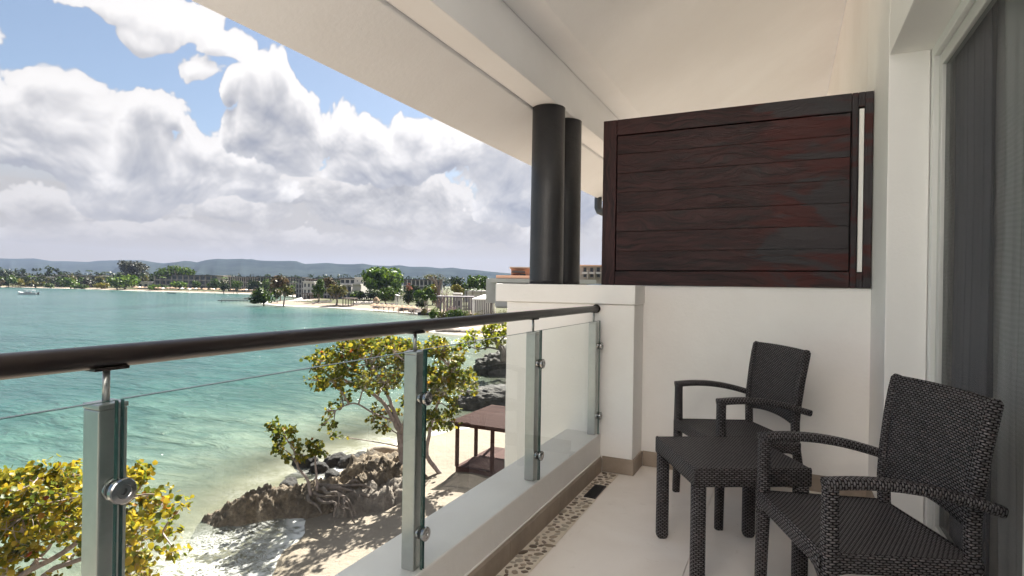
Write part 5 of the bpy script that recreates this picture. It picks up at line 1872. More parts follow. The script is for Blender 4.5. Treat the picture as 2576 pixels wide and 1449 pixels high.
for (x, y, w, D, pal, shp, lab) in [
        (60, 262, 150, 690, DARK, 'round', 'broad dark round-topped tree at the left edge of the far wood'),
        (190, 272, 120, 690, DARK, 'airy', 'dark loose-topped tree left of the three fan palms'),
        (500, 262, 140, 690, DARK, 'airy', 'tall dark ragged tree right of the three fan palms'),
        (612, 288, 100, 690, DARK, 'round', 'small dark dome above the left end of the long low lodge'),
        (752, 283, 70, 690, DARK, 'tall', 'narrow dark tree rising above the long low lodge'),
        (1290, 210, 290, 660, GREYG, 'airy', 'tallest feathery grey-green tree standing above the far beach'),
        (1420, 308, 180, 640, DARK, 'round', 'dark dense tree below the tall feathery one'),
        (1700, 244, 340, 600, GREEN, 'flat', 'wide flat-topped rain tree in front of the left hotel block')]:
    far_tree('shore_tree', lab, c1(x), D, r1(y), c1(w), pal, shp, 0.25 if shp != 'flat' else 0.42, 1700 if w > 200 else 420, 34 if w > 200 else 12, group=None, leaf=0.085 if w > 200 else 0.14)
for x, k in ((318, 'left'), (350, 'middle'), (386, 'right')):
    palm('round-headed fan palm, the %s of three together above the wood' % k, c1(x), 680, r1(277), c1(46), DARK, 'three fan palms', fan=True)
for (x, y, k) in ((870, 276, 'palm with drooping fronds above the long low lodge'), (1020, 290, 'palm between the lodge and the tall feathery tree'), (1160, 296, 'palm just left of the tall feathery tree'),
                  (300, 330, 'short palm below the three fan palms'), (2175, 345, 'palm between the two left hotel blocks'), (2262, 375, 'palm before the left end of the ribbed hotel block'),
                  (2440, 362, 'palm before the right part of the ribbed hotel block'), (2505, 358, 'palm at the right end of the ribbed hotel block'), (1570, 338, 'palm before the left hotel block beside the rain tree')):
    palm(k, c1(x), 560, r1(y), c1(78), DARK if y < 320 else GREEN)
for (x, y, w, D, pal, lab) in [
        (80, 350, 160, 600, GREEN, 'green bushy tree at the far left of the beach'), (0, 385, 110, 590, BROWN, 'brown-leaved bush at the far left end of the beach'),
        (200, 368, 70, 600, YELLOW, 'small yellowish tree among the bushes on the left beach'), (340, 385, 180, 590, OLIVE, 'wide olive-brown tree on the left beach'),
        (150, 330, 80, 610, DARK, 'dark round bush behind the yellowish tree'), (480, 405, 110, 590, GREEN, 'low clipped green bush on the left beach'),
        (680, 362, 170, 585, BRIGHT, 'bright green tree in front of the long low lodge'), (770, 420, 150, 575, GREEN, 'low green hedge bush below the lodge'),
        (850, 345, 110, 600, GREYG, 'grey-green tree in the middle of the lodge front'), (980, 402, 160, 575, YELLOW, 'yellow-green spreading bush right of the lodge'),
        (1200, 333, 290, 560, BRIGHT, 'broad bright green domed tree at the beach'), (1130, 385, 170, 550, GREEN, 'darker green tree at the left foot of the bright dome'),
        (1540, 425, 210, 540, GREEN, 'long green hedge before the left hotel block'), (1720, 398, 190, 540, BRIGHT, 'green beach tree under the rain tree'),
        (1905, 388, 120, 540, GREEN, 'green tree in the middle of the left hotel front'), (2060, 368, 160, 535, GREEN, 'dark green tree between the two left hotel blocks'),
        (2165, 398, 100, 525, GREEN, 'small green tree at the left end of the ribbed block')]:
    far_tree('beach_tree', lab, c1(x), D, r1(y), c1(w), pal, 'bush' if y > 400 else 'round', 0.10, 420, 11)

# trees by the pier and in front of the white hotel
far_tree('pier_tree', 'dense dark green tree at the root of the pier', c2(440), 238, r2(395), c2(210) - c2(0), GREEN, 'bush', 0.12, 900, 18)
far_tree('pier_tree', 'tall brownish tree behind the pier', c2(585), 285, r2(312), c2(185) - c2(0), BROWN, 'round', 0.22, 900, 18)
far_tree('pier_tree', 'dark lower tree under the tall brownish one', c2(560), 262, r2(410), c2(120) - c2(0), DARK, 'round', 0.2, 500, 12)
far_tree('pier_tree', 'leaning olive tree with a bent trunk on the sand right of the pier', c2(618), 236, r2(398), c2(150) - c2(0), OLIVE, 'flat', 0.42, 600, 14, lean=0.10, trunk_w=0.05)
palm('tall palm left of the white hotel', c2(705), 330, r2(345), 24, DARK)
for x, y in ((375, 330), (440, 328), (500, 318), (180, 345)):
    palm('palm standing in front of the ribbed hotel block' , c2(x), 470, r2(y), 16, DARK, 'palms before the ribbed block')
far_tree('hotel_tree', 'dark green twin-stemmed tree in front of the white hotel', c2(925), 262, r2(335), c2(130) - c2(0), GREEN, 'tall', 0.30, 900, 18, stems=3)
far_tree('hotel_tree', 'brown-green tree behind the twin-stemmed one, before the white hotel', c2(1030), 280, r2(320), c2(150) - c2(0), BROWN, 'round', 0.3, 600, 14)
far_tree('hotel_tree', 'round olive-green beach tree in front of the white hotel', c2(1082), 243, r2(392), c2(215) - c2(0), OLIVE, 'round', 0.30, 1000, 20, trunk_w=0.045, leaf=0.12)
far_tree('big_tree', 'largest bright green many-lobed tree right of the white hotel', c2(1485), 315, r2(232), c2(410) - c2(0), BRIGHT, 'round', 0.24, 2400, 34, leaf=0.10, trunk_w=0.03)
far_tree('big_tree', 'bright green lower tree leaning on the left side of the largest one', c2(1380), 300, r2(330), c2(130) - c2(0), BRIGHT, 'round', 0.35, 500, 12)
far_tree('big_tree', 'dark green tree under the right side of the largest one', c2(1610), 300, r2(350), c2(150) - c2(0), GREEN, 'round', 0.15, 700, 14)
far_tree('beach_tree', 'round green tree on the sand between the thatched hut and the white sail canopy', c2(1510), 235, r2(415), c2(185) - c2(0), GREEN, 'round', 0.22, 900, 16)
far_tree('flame_tree', 'tree with a red-orange flowering top over dark leaves', c2(1718), 215, r2(375), c2(125) - c2(0), DARK, 'tall', 0.14, 900, 18, pal2=FLAME, split=0.66)
far_tree('beach_tree', 'green spreading tree with bare lower trunks at the end of the beach', c2(1865), 192, r2(415), c2(190) - c2(0), GREEN, 'flat', 0.42, 900, 16, stems=3, trunk_w=0.05)
far_tree('garden_tree', 'yellow-green tree behind the spreading beach tree', c2(1925), 250, r2(385), c2(150) - c2(0), YELLOW, 'flat', 0.4, 500, 12)
far_tree('garden_tree', 'yellow-green flowering tree above the dark pavilion', c2(2140), 240, r2(380), c2(130) - c2(0), YELLOW, 'flat', 0.38, 600, 12)
far_tree('garden_tree', 'wide dark spreading tree left of the white block', c2(2335), 250, r2(288), c2(270) - c2(0), GREEN, 'flat', 0.42, 1300, 24, leaf=0.11)
far_tree('garden_tree', 'dark tree between the bare tree and the wide spreading one', c2(2140), 300, r2(320), c2(170) - c2(0), DARK, 'round', 0.25, 600, 14)
far_tree('garden_tree', 'mauve leafless-looking tree before the dark pavilion', c2(2035), 178, r2(440), c2(150) - c2(0), MAUVE, 'airy', 0.3, 260, 16, leaf=0.07, stems=3, trunk_w=0.04, bark='bark_pale')
far_tree('garden_tree', 'dull pink bush in front of the dark pavilion', c2(2100), 168, r2(535), c2(130) - c2(0), MAUVE, 'bush', 0.05, 420, 12, leaf=0.10)
far_tree('garden_tree', 'brown leafless shrub behind the beach end tree', c2(1960), 200, r2(455), c2(110) - c2(0), BROWN, 'airy', 0.2, 240, 12, leaf=0.09)
for (x, y, w, D, pal, lab) in [(1950, 578, 110, 166, BRIGHT, 'bright green bush at the water by the end of the beach'), (2125, 580, 170, 152, GREEN, 'largest dark green bush above the handrail'),
                               (2225, 595, 110, 150, GREEN, 'green bush right of the largest dark one'), (2030, 600, 120, 158, OLIVE, 'olive scrub between the two green bushes'),
                               (1850, 590, 60, 186, YELLOW, 'small yellowish bush at the foot of the beach end tree')]:
    far_tree('bush', lab, c2(x), D, r2(y), .28645 * w, pal, 'bush', 0.02, 700, 14, cat='bush')
for i, x in enumerate(range(2255, 2640, 52)):
    far_tree('hedge_bush', 'yellow-green garden bush in the low hedge before the white gazebo', c2(x), 140 + 3 * (i % 3), r2(588 + 6 * (i % 2)), .28645 * 100, YELLOW if i % 3 else OLIVE, 'bush', 0.02, 380, 10, group='garden hedge bushes', cat='bush', leaf=0.1)
for (x, y, k) in ((2050, 405, 'palm right behind the dark pavilion'), (2222, 420, 'thin palm above the dark pavilion, left one'), (2275, 415, 'thin palm above the dark pavilion, middle one'), (2290, 420, 'thin palm above the dark pavilion, right one'), (2352, 415, 'thin palm standing before the white gazebo')):
    palm(k, c2(x), 200, r2(y), 20)
palm('young leafy tree against the white block wall', c2(2440), 160, r2(455), 30, BRIGHT)
for (x, y, w, D, pal, shp, lab) in [
        (562, 700, 34, 455, DARK, 'round', 'dark tree before the left end of the ribbed block'), (596, 699, 30, 450, GREEN, 'round', 'green tree before the middle of the ribbed block'),
        (640, 703, 44, 430, DARK, 'round', 'dark tree mass behind the pier root trees'), (668, 696, 36, 440, GREEN, 'round', 'green tree rising behind the tall brownish one'),
        (705, 702, 40, 400, DARK, 'round', 'dark tree before the long grey block'), (735, 706, 34, 390, GREEN, 'bush', 'green bush left of the white hotel wing'),
        (752, 699, 30, 385, DARK, 'tall', 'dark tree close against the left wing of the white hotel'), (838, 700, 40, 300, DARK, 'round', 'dark tree crown between the wings of the white hotel'),
        (905, 728, 46, 296, GREEN, 'bush', 'green bush at the foot of the white end wall'), (940, 722, 50, 290, DARK, 'bush', 'dark bush under the left side of the largest tree'),
        (1000, 726, 44, 285, GREEN, 'bush', 'green bush behind the white sail canopy'), (1040, 716, 50, 330, DARK, 'round', 'dark tree before the long dark-roofed block'),
        (1082, 712, 44, 330, GREEN, 'round', 'green tree below the bare spreading one'), (1100, 733, 50, 250, OLIVE, 'bush', 'olive bush behind the dark pavilion'),
        (1060, 748, 40, 215, DARK, 'bush', 'dark bush behind the beach end tree'), (1165, 706, 60, 330, DARK, 'round', 'dark tree behind the yellow-green flowering one'),
        (1215, 700, 50, 300, DARK, 'round', 'dark tree tucked behind the white block'), (800, 722, 30, 290, GREEN, 'bush', 'green bush on the hotel lawn behind the loungers')]:
    far_tree('garden_tree', lab, x, D, y, w, pal, shp, 0.12, 460, 11)
# bare umbrella tree
b = spot(c2(1985), 215); H = zpx(c2(1985), r2(285), 215) - b[2]
bt = thing('bare_tree', 'nearly bare spreading tree with a fan of branches above the garden', 'tree', b)
mb = MB()
mb.tube(curve_pts([(0, 0, -.3), (.1, 0, H * .3), (-.1, 0, H * .55)], 6), 1.0, 7, [.75, .62, .5, .45, .42, .4, .36], up=(.3, .9, .1))
tips = []
for k in range(17):
    x = random.uniform(-1, 1); e = np.array([-2.2 + x * wpx(27, 215), random.uniform(-2.5, 2.5), H * (1.0 - 0.16 * abs(x) - random.uniform(0, .07))])
    mb.tube(curve_pts([(-.1, 0, H * random.uniform(.38, .55)), (e[0] * .45, e[1] * .5, H * .72), e], 7), 1.0, 5, [.22, .19, .16, .13, .11, .09, .07, .05], up=(.3, .9, .1))
    tips.append(e)
mb.build('trunk', M['bark'], bt, smooth=True)
mv, mf, mc = [], [], []
for e in tips:
    for q in range(16):
        p = e + rng.normal(size=3) * np.array([1.0, 1.0, .22]); o_ = len(mv)
        for m in range(4):
            a = m * 1.57 + random.random(); mv.append(tuple(p + np.array([.28 * math.cos(a), .28 * math.sin(a), random.uniform(-.1, .1)])))
        mf.append(tuple(range(o_, o_ + 4))); mc.append(pick(OLIVE))
me = bpy.data.meshes.new('crown'); me.from_pydata(mv, [], mf); leafcols(me, mc); me.materials.append(M['far_leaf'])
inst('crown', me, bt)['kind'] = 'stuff'
# yellow-green tree on the far islet, with gnarled dark trunks
D3 = 62.0
LR = [(150, 110, 70), (250, 80, 85), (350, 60, 90), (440, 90, 85), (120, 190, 50), (260, 175, 75), (370, 160, 75), (60, 200, 35), (480, 180, 70), (200, 230, 40), (560, 100, 100), (600, 190, 90), (100, 150, 50), (310, 120, 70), (540, 30, 80)]
lump = []
for a, b_, r in LR:
    lump.append((px3(1140.4 + .301 * a, 805 + .301 * b_, D3, 1.6), r * .301 / FOC * D3))
def ti(a, b_, dd=0.0): return px3(1140.4 + .301 * a, 805 + .301 * b_, D3 + dd)
bb = ti(415, 290); bb[2] -= 0.6
sea_grape('islet_tree', 'yellow-green tree with gnarled dark trunks on the grey rock islet', bb, [([bb, ti(400, 250), ti(365, 205), ti(350, 150), ti(300, 110)], .34, .10), ([bb, ti(420, 240, .5), ti(385, 190, .5), ti(440, 130, .5)], .30, .08),
          ([ti(400, 250), ti(300, 230, -.6), ti(200, 245, -.8), ti(130, 210, -1)], .12, .04), ([bb, ti(470, 240), ti(540, 190), ti(570, 120)], .2, .08)],
          lump, 0.19, 0.55, M['bark_dark'], pal=[((0.28, 0.29, 0.022), 6), ((0.36, 0.33, 0.026), 5), ((0.18, 0.21, 0.02), 5), ((0.10, 0.13, 0.02), 3)], limb_r=0.06, up=0.6)

# ------------------------------------------------------------------ buildings across the bay
def pane_mesh():
    return MB().box(-.5, .5, -.03, .03, -.5, .5).mesh('pane', M['fdark'])
PANE = pane_mesh()


def block(name, label, xa, xb, D, ytop, storeys, bays, depth=16, m='fcream', roof='froof', fins=True, ybase=None, rake=0.0, slabm=None, over=0.9, win=(0.72, 0.62), D2=None):
    """hotel block: wall body set back behind floor slabs and fins, a dark pane in every bay"""
    A = spot(xa, D); Bp = spot(xb, D2 or D)
    z0 = min(A[2], Bp[2]) - 0.6
    d = Bp - A; d[2] = 0; L = np.linalg.norm(d); ang = math.atan2(d[1], d[0])
    H = zpx((xa + xb) / 2, ytop, (D + (D2 or D)) / 2) - z0
    t = thing(name, label, 'building', (A[0], A[1], z0), ang)
    hr = 0.6
    MB().box(0, L, 1.2, depth, 0, H - hr).build('wall', M[m], t)
    MB().box(-over, L + over, -0.5, depth + over, H - hr + 0.001, H).build('roof', M[roof], t)
    sm = M[slabm or m]
    sh = (H - hr) / storeys
    for s in range(1, storeys):
        MB().box(0, L, -0.1, 1.19, s * sh - 0.20, s * sh + 0.20).build('floor_slab', sm, t)
    if fins:
        for k in range(bays + 1):
            x = L * k / bays
            MB().box(max(0, x - .22), min(L, x + .22), -0.15, 1.195, 0, H - hr - 0.001).build('fin', sm, t)
    bw = L / bays
    for s in range(storeys):
        for k in range(bays):
            inst('window', PANE, t, (bw * (k + .5), 1.2, s * sh + sh * 0.50), (0, 0, 0), (bw * win[0], 1.0, sh * win[1]))
    return t


block('lodge', 'long low lodge with a pale flat roof half hidden in the left wood', c1(540), c1(975), 640, r1(341), 2, 9, m='fgrey', roof='fcream', slabm='fcream')
block('lodge', 'small low lodge behind the bushes at the far left', c1(195), c1(410), 640, r1(352), 2, 5, m='fgrey', roof='fgrey', slabm='fgrey')
block('beach_hut', 'small pale flat-roofed hut on the beach left of the hotel blocks', c1(1320), c1(1430), 575, r1(402), 1, 2, depth=8, m='fwhite', roof='fwhite', fins=False, win=(.5, .5))
block('hotel_block', 'cream three-storey hotel block behind the rain tree', c1(1490), c1(2090), 590, r1(336), 3, 11, m='fgrey', slabm='fcream', roof='froof')
block('hotel_wing', 'blank cream stair tower at the right end of the left hotel block', c1(2090), c1(2150), 588, r1(344), 1, 1, m='fcream', roof='fcream', fins=False, win=(.01, .01))
block('hotel_block', 'ribbed cream hotel block with a dark flat roof', c1(2205), c1(2500), 510, r1(353), 3, 14, m='fgrey', slabm='fcream')
block('hotel_block', 'long grey block continuing right of the ribbed block toward the white hotel', c1(2490), c2(770), 470, r2(322), 3, 16, m='fgrey', slabm='fcream')
block('hotel_block', 'grey wing with balconies just left of the white hotel', c2(725), c2(800), 380, r2(335), 4, 3, m='fgrey', slabm='fgrey')
W1 = block('white_hotel', 'left wing of the white hotel with two columns of windows', c5(690), c5(915), 330, r5(280), 3, 3, m='fwhite', roof='fwhite', fins=False, over=0.0, win=(.42, .55))
block('white_hotel', 'middle of the white hotel behind the twin-stemmed tree', c5(915), c5(1420), 338, r5(232), 4, 8, m='fwhite', roof='froof')
block('white_hotel', 'terrace wing of the white hotel under a dark overhanging roof', c5(1380), c5(1640), 326, r5(340), 2, 3, m='fwhite', roof='fwhite', over=0.2)
block('white_hotel', 'dark-roofed penthouse above the terrace wing of the white hotel', c5(1405), c5(1690), 336, r5(215), 4, 3, m='fwhite', roof='froof', fins=False, over=1.6)
block('white_hotel', 'tall blank white end wall of the white hotel', c5(1650), c5(1815), 322, r5(330), 3, 1, m='fwhite', roof='fwhite', fins=False, over=0, win=(.01, .01), depth=20)
block('white_hotel', 'highest blank white end tower of the white hotel beside the largest tree', c5(1690), c5(1890), 334, r5(205), 4, 2, m='fwhite', roof='fwhite', fins=False, over=0, win=(.14, .28))
# penthouse of the left wing, ground pergola, terrace rail, canopy
def canopy(name, label, xa, xb, D, ytop, depth, m, nx, thick=.35, cat='canopy', zb=None):
    A = spot(xa, D); Bp = spot(xb, D); d = Bp - A; d[2] = 0; L = np.linalg.norm(d); ang = math.atan2(d[1], d[0])
    z0 = min(A[2], Bp[2]) if zb is None else zb
    H = zpx((xa + xb) / 2, ytop, D) - z0
    t = thing(name, label, cat, (A[0], A[1], z0), ang)
    MB().box(-.3, L + .3, -.3, depth + .3, H - thick, H).build('roof', m, t)
    for k in range(nx):
        x = .15 + (L - .3) * k / (nx - 1)
        for y in (.15, depth - .15):
            MB().box(x - .16, x + .16, y - .16, y + .16, -.4, H - thick - .001).build('post', m, t)
    return t
canopy('pergola_canopy', 'dark ground-floor pergola along the left wing of the white hotel', c5(690), c5(890), 324, r5(512), 3.5, M['wood_far'], 5)
canopy('roof_terrace', 'dark timber frame on the roof of the white hotel left wing', c5(770), c5(910), 332, r5(240), 5, M['wood_far'], 4, zb=zpx(c5(840), r5(285), 332))
canopy('flat_canopy', 'thin dark canopy on posts at the foot of the white end wall', c5(1660), c5(2100), 305, r5(545), 6, M['froof'], 6)
canopy('beach_pavilion', 'dark open timber pavilion on the sand in front of the white hotel', c5(1470), c5(1690), 238, r5(608), 4.5, M['wood_far'], 3, thick=.28)
block('hotel_block', 'long dark-roofed block behind the flame tree', c2(1668), c2(1990), 400, r2(345), 3, 9, m='fgrey', slabm='fwhite', roof='froof', over=1.6)
block('garden_house', 'pair of small white cubes behind the wide spreading tree', c2(2205), c2(2300), 300, r2(385), 1, 3, m='fwhite', roof='fwhite', fins=False, over=0, win=(.2, .2), depth=10)
block('garden_wall', 'long blank white wall behind the white gazebo', c2(2235), c2(2420), 215, r2(444), 1, 1, m='fwhite', roof='fwhite', fins=False, over=0, win=(.005, .01), depth=8)
block('garden_house', 'low white flat-roofed kiosk behind the dark pavilion', c2(2105), c2(2175), 205, r2(467), 1, 2, m='fwhite', roof='fwhite', fins=False, over=.2, win=(.3, .3), depth=6)
canopy('garden_pavilion', 'long dark mauve-grey pavilion of slim posts in the garden', c2(1968), c2(2275), 186, r2(494), 7, M['pavil'], 11, thick=.42, cat='pavilion')
# white block at the end of the bay, right beside our pillar
def cbox(name, label, xa, xb, D, ya, yb, depth, m, parent=None, bev=0):
    A = at_d(xa, ya, D); Bp = at_d(xb, ya, D); d = Bp - A; d[2] = 0; L = np.linalg.norm(d); ang = math.atan2(d[1], d[0])
    zt = A[2]; zb = at_d(xa, yb, D)[2]
    o = MB().box(0, L, 0, depth, zb - zt, 0).build(name, M[m], parent, bevel=bev)
    o.location = (A[0], A[1], zt); o.rotation_euler = (0, 0, ang)
    return o
wb = thing('white_block', 'big modern white block with a flat roof slab at the end of the bay', 'building')
DW = 150
cbox('wall', '', 1246, 1480, DW, 711, 775, 14, 'fwhite', wb, 0.6)
cbox('wall', '', 1223, 1252, DW + 8, 701, 762, 6, 'fwhite', wb)
cbox('roof_slab', '', 1234, 1500, DW - 2, 700, 710, 20, 'fwhite', wb)
cbox('parapet_wall', '', 1248, 1400, DW + 2, 692, 699.5, 12, 'fterra', wb)
th_ = thing('terrace_house', 'terracotta roof house with a brick room under a pale flat roof, above the white block', 'building')
cbox('wall', '', 1286, 1345, DW + 8, 674, 700, 7, 'fterra', th_)
cbox('roof', '', 1282, 1350, DW + 6, 671, 673.8, 11, 'fcream', th_)
cbox('brick_wall', '', 1291, 1322, DW + 7.6, 688, 699.5, .3, 'fbrick', th_)
cbox('window', '', 1308, 1322, DW + 7.2, 689, 699, .3, 'fdark', th_)
cbox('awning', '', 1287, 1321, DW + 5.5, 681, 686, 1.6, 'froof', th_)
hb = thing('balcony_hotel', 'cream hotel with balconies seen in the gap between the columns and the screen', 'building')
DH = 170
cbox('wall', '', 1430, 1620, DH, 668, 712, 14, 'fcream', hb)
cbox('roof', '', 1425, 1630, DH - 1.8, 665.5, 668.5, 18, 'fterra', hb)
for k in range(6):
    x = 1468 + k * 17
    cbox('window', '', x, x + 7, DH - .25, 673, 683, .2, 'fdark', hb)
    cbox('window', '', x, x + 7, DH - .25, 690, 697, .2, 'fdark', hb)
    cbox('balcony', '', x - 3, x + 9, DH - 1.6, 684, 689, 1.55, 'fwhite', hb)
    cbox('pier', '', x + 9.2, x + 12.2, DH - 1.8, 679, 701, 1.75, 'fcream', hb)
for k, x in enumerate(range(1440, 1560, 14)):
    far_tree('hedge_bush', 'green hedge bush below the cream hotel in the gap by the screen', x, 120, 699 + random.uniform(-1, 2), 20, OLIVE, 'bush', 0.3, 200, 8, group='hedge bushes in the gap', cat='bush')
# white gazebo
g = spot(c6(2140), 172); 
gz_ = thing('white_gazebo', 'white tent-roofed gazebo with white posts in the garden', 'gazebo', g, YAW)
GW, GH = wpx(30, 172), zpx(c6(2100), r6(725), 172) - g[2]
ap = zpx(c6(2080), r6(640), 172) - g[2]
MB().add([(-GW, 0, GH), (GW, 0, GH), (GW, 2 * GW * .8, GH), (-GW, 2 * GW * .8, GH), (0, GW * .8, ap), (-GW, 0, GH - .35), (GW, 0, GH - .35), (GW, 2 * GW * .8, GH - .35), (-GW, 2 * GW * .8, GH - .35)],
         [(0, 1, 4), (1, 2, 4), (2, 3, 4), (3, 0, 4), (0, 5, 6, 1), (1, 6, 7, 2), (2, 7, 8, 3), (3, 8, 5, 0), (5, 8, 7, 6)]).build('roof', M['canvas'], gz_)
for k in range(13):
    x = -GW + .2 + (2 * GW - .4) * k / 12
    MB().box(x - .09, x + .09, .1, .28, -.3, GH - .351).build('post', M['canvas'], gz_)
for k in range(1, 7):
    y = .2 + k * GW * .22
    for x in (-GW + .2, GW - .2):
        MB().box(x - .09, x + .09, y - .09, y + .09, -.3, GH - .351).build('post', M['canvas'], gz_)
MB().box(-GW + .2, GW - .2, .16, .22, .8, .95).build('rail', M['canvas'], gz_)
MB().box(-GW + .6, GW - .6, GW * 1.2, GW * 1.3, -.2, GH - .4).build('back_wall', M['fgrey'], gz_)
# sail canopy
g = spot(c6(510), 232)
sa = thing('sail_canopy', 'white stretched sail canopy on slanting white poles on the beach', 'canopy', g, YAW)
w_ = wpx(13.5, 232); h_ = zpx(c6(510), r6(600), 232) - g[2]
n = 8; vs = []
for j in range(n + 1):
    for i in range(n + 1):
        u, v = 2 * i / n - 1, 2 * j / n - 1
        vs.append((u * w_, (v + 1) * w_ * .8, h_ * (.74 + .22 * u * u * (1 if u > 0 else .35) + .06 * v * v - .02)))
MB().add(vs, [(j * (n + 1) + i, j * (n + 1) + i + 1, (j + 1) * (n + 1) + i + 1, (j + 1) * (n + 1) + i) for j in range(n) for i in range(n)]).build('sail', M['canvas'], sa, smooth=True)
for x in (-.9, -.35, .2, .85):
    for y in (0.1, 1.4):
        MB().beam((x * w_, y * w_, -.2), (x * w_ * 1.0 + .12 * w_, y * w_, h_ * .72), .22, .22).build('pole', M['canvas'], sa)
# thatched hut
g = spot(c6(60), 238)
hu = thing('thatched_hut', 'small round hut with a conical thatched roof on the sand', 'hut', g)
hh_ = zpx(c6(60), r6(680), 238) - g[2]; w_ = wpx(9.5, 238)
MB().lathe([(w_, hh_ * .55), (w_ * .55, hh_ * .80), (0.0, hh_)], n=20).build('roof', M['thatch'], hu)
for k in range(8):
    a = k * .785; MB().box(w_ * .75 * math.cos(a) - .1, w_ * .75 * math.cos(a) + .1, w_ * .75 * math.sin(a) - .1, w_ * .75 * math.sin(a) + .1, -.3, hh_ * .62).build('post', M['fcream'], hu)
MB().lathe([(w_ * .6, -.1), (w_ * .6, hh_ * .22)], n=16).build('counter', M['fcream'], hu)

# ------------------------------------------------------------------ pier, boats
A = on_z(557, 760, SEA); Bp = on_z(690, 757, SEA)
d = Bp - A; d[2] = 0; L = np.linalg.norm(d)
pr_ = thing('pier', 'long low dark pier with a rail reaching into the bay', 'pier', (A[0], A[1], SEA), math.atan2(d[1], d[0]))
MB().box(0, L, 0, 2.6, .55, .95).build('deck', M['boatd'], pr_)
for k in range(16):
    x = .2 + (L - .4) * k / 15
    MB().box(x - .12, x + .12, .05, .25, -1, .549).build('pile', M['boatd'], pr_)
for k in range(14):
    x = .2 + 15 * k / 13
    MB().box(x - .05, x + .05, .05, .15, .951, 1.85).build('rail_post', M['fcream'], pr_)
MB().box(.1, 15.4, .04, .16, 1.851, 1.95).build('handrail', M['fcream'], pr_)
MB().box(.1, 15.4, .07, .13, 1.35, 1.43).build('handrail', M['fcream'], pr_)


def boat(name, label, px, py, length_px, cabin, m='boatw', flip=False):
    p = on_z(px, py, SEA); D = (p - CAM) @ _f; L = wpx(length_px, D)
    t = thing(name, label, 'boat', p, YAW + (math.pi if flip else 0))
    W = L * .14
    sec = [(-.5, .9, .30), (-.3, 1.0, .30), (0, 1.0, .32), (.25, .8, .38), (.42, .4, .46), (.5, .03, .52)]
    vs, fs = [], []
    for (x, w, z) in sec:
        hz_ = z * L * .28
        vs += [(x * L, -W * w, hz_), (x * L * .96, -W * w * .75, -.25), (x * L * .96, W * w * .75, -.25), (x * L, W * w, hz_)]
    for i in range(5):
        for k in range(4):
            a, b_ = i * 4 + k, i * 4 + (k + 1) % 4
            fs.append((a, b_, b_ + 4, a + 4))
    fs += [(3, 2, 1, 0), (20, 21, 22, 23)]
    MB().add(vs, fs).build('hull', M[m], t)
    MB().box(-.46 * L, .2 * L, -W * .92, W * .92, .094 * L, .10 * L).build('gunwale', M['boatd'], t)
    if cabin:
        MB().box(-.12 * L, .12 * L, -W * .6, W * .6, .101 * L, .15 * L).build('console', M[m], t)
        MB().box(-.30 * L, .18 * L, -W * .85, W * .85, .215 * L, .235 * L).build('roof', M[m], t)
        for x in (-.27, .14):
            for s in (-1, 1):
                MB().box(x * L - .05, x * L + .05, s * W * .75 - .05, s * W * .75 + .05, .101 * L, .214 * L).build('pole', M['boatw'], t)
    MB().box(-.56 * L, -.505 * L, -.25, .25, -.1, .13 * L).build('outboard_motor', M['boatd'], t)
    return t


boat('motor_boat', 'white motor boat with a flat canopy moored off the left beach', 70, 741, 50, True, flip=True)
boat('motor_boat', 'small dark low boat moored in the middle of the bay', 431, 738, 21, False, 'boatd', flip=True)
bs = boat('small_boat', 'small grey boat under a canopy lifted beside the pier root', 626, 757, 20, True, 'fgrey')
bs.location.z += 1.2

# ------------------------------------------------------------------ beach furniture
um = MB().lathe([(1.5, 1.75), (.8, 2.25), (0.0, 2.65)], n=9).tube([(0, 0, -.2), (0, 0, 2.2)], .09, 5, up=(0, 1, 0)).mesh('beach_umbrella', M['thatch'])
umb2 = MB().lathe([(1.5, 1.85), (.8, 2.15), (0.0, 2.45)], n=9).tube([(0, 0, -.2), (0, 0, 2.2)], .09, 5, up=(0, 1, 0)).mesh('beach_umbrella', M['canvas'])
i = 0
for row in range(3):
    for k in range(34):
        x = c1(1250 + k * 36 + row * 13 + random.uniform(-9, 9)); D = (470 if k > 14 else 500) + 14 * row + random.uniform(-5, 5) + (34 - k) * 1.0
        p = spot(x, D)
        if p[2] < SEA + 0.25: continue
        if signed(np.array([p[0]]), np.array([p[1]]))[0] < 4: continue
        wht = (i % 5 == 2); i += 1
        o = inst('beach_umbrella', umb2 if wht else um, None, p, (0, 0, random.uniform(0, 3)), (1.2, 1.2, 1.1))
        tag(o, 'white beach umbrella among the brown ones on the crowded far beach' if wht else 'brown thatched umbrella on the crowded far beach', 'umbrella', 'white umbrellas on the far beach' if wht else 'thatched umbrellas on the far beach')


def lounger_mesh(m):
    mb = MB().box(-.33, .33, -.95, .35, .28, .38)
    mb.add([(-.33, .36, .30), (.33, .36, .30), (.33, .98, .78), (-.33, .98, .78), (-.33, .36, .38), (.33, .36, .38), (.33, .95, .87), (-.33, .95, .87)], [(0, 1, 2, 3), (7, 6, 5, 4), (0, 4, 5, 1), (3, 2, 6, 7), (1, 5, 6, 2), (0, 3, 7, 4)])
    for x in (-.28, .28):
        for y in (-.85, .3):
            mb.box(x - .04, x + .04, y - .04, y + .04, -.1, .279)
    return mb.mesh('sun_lounger', m)


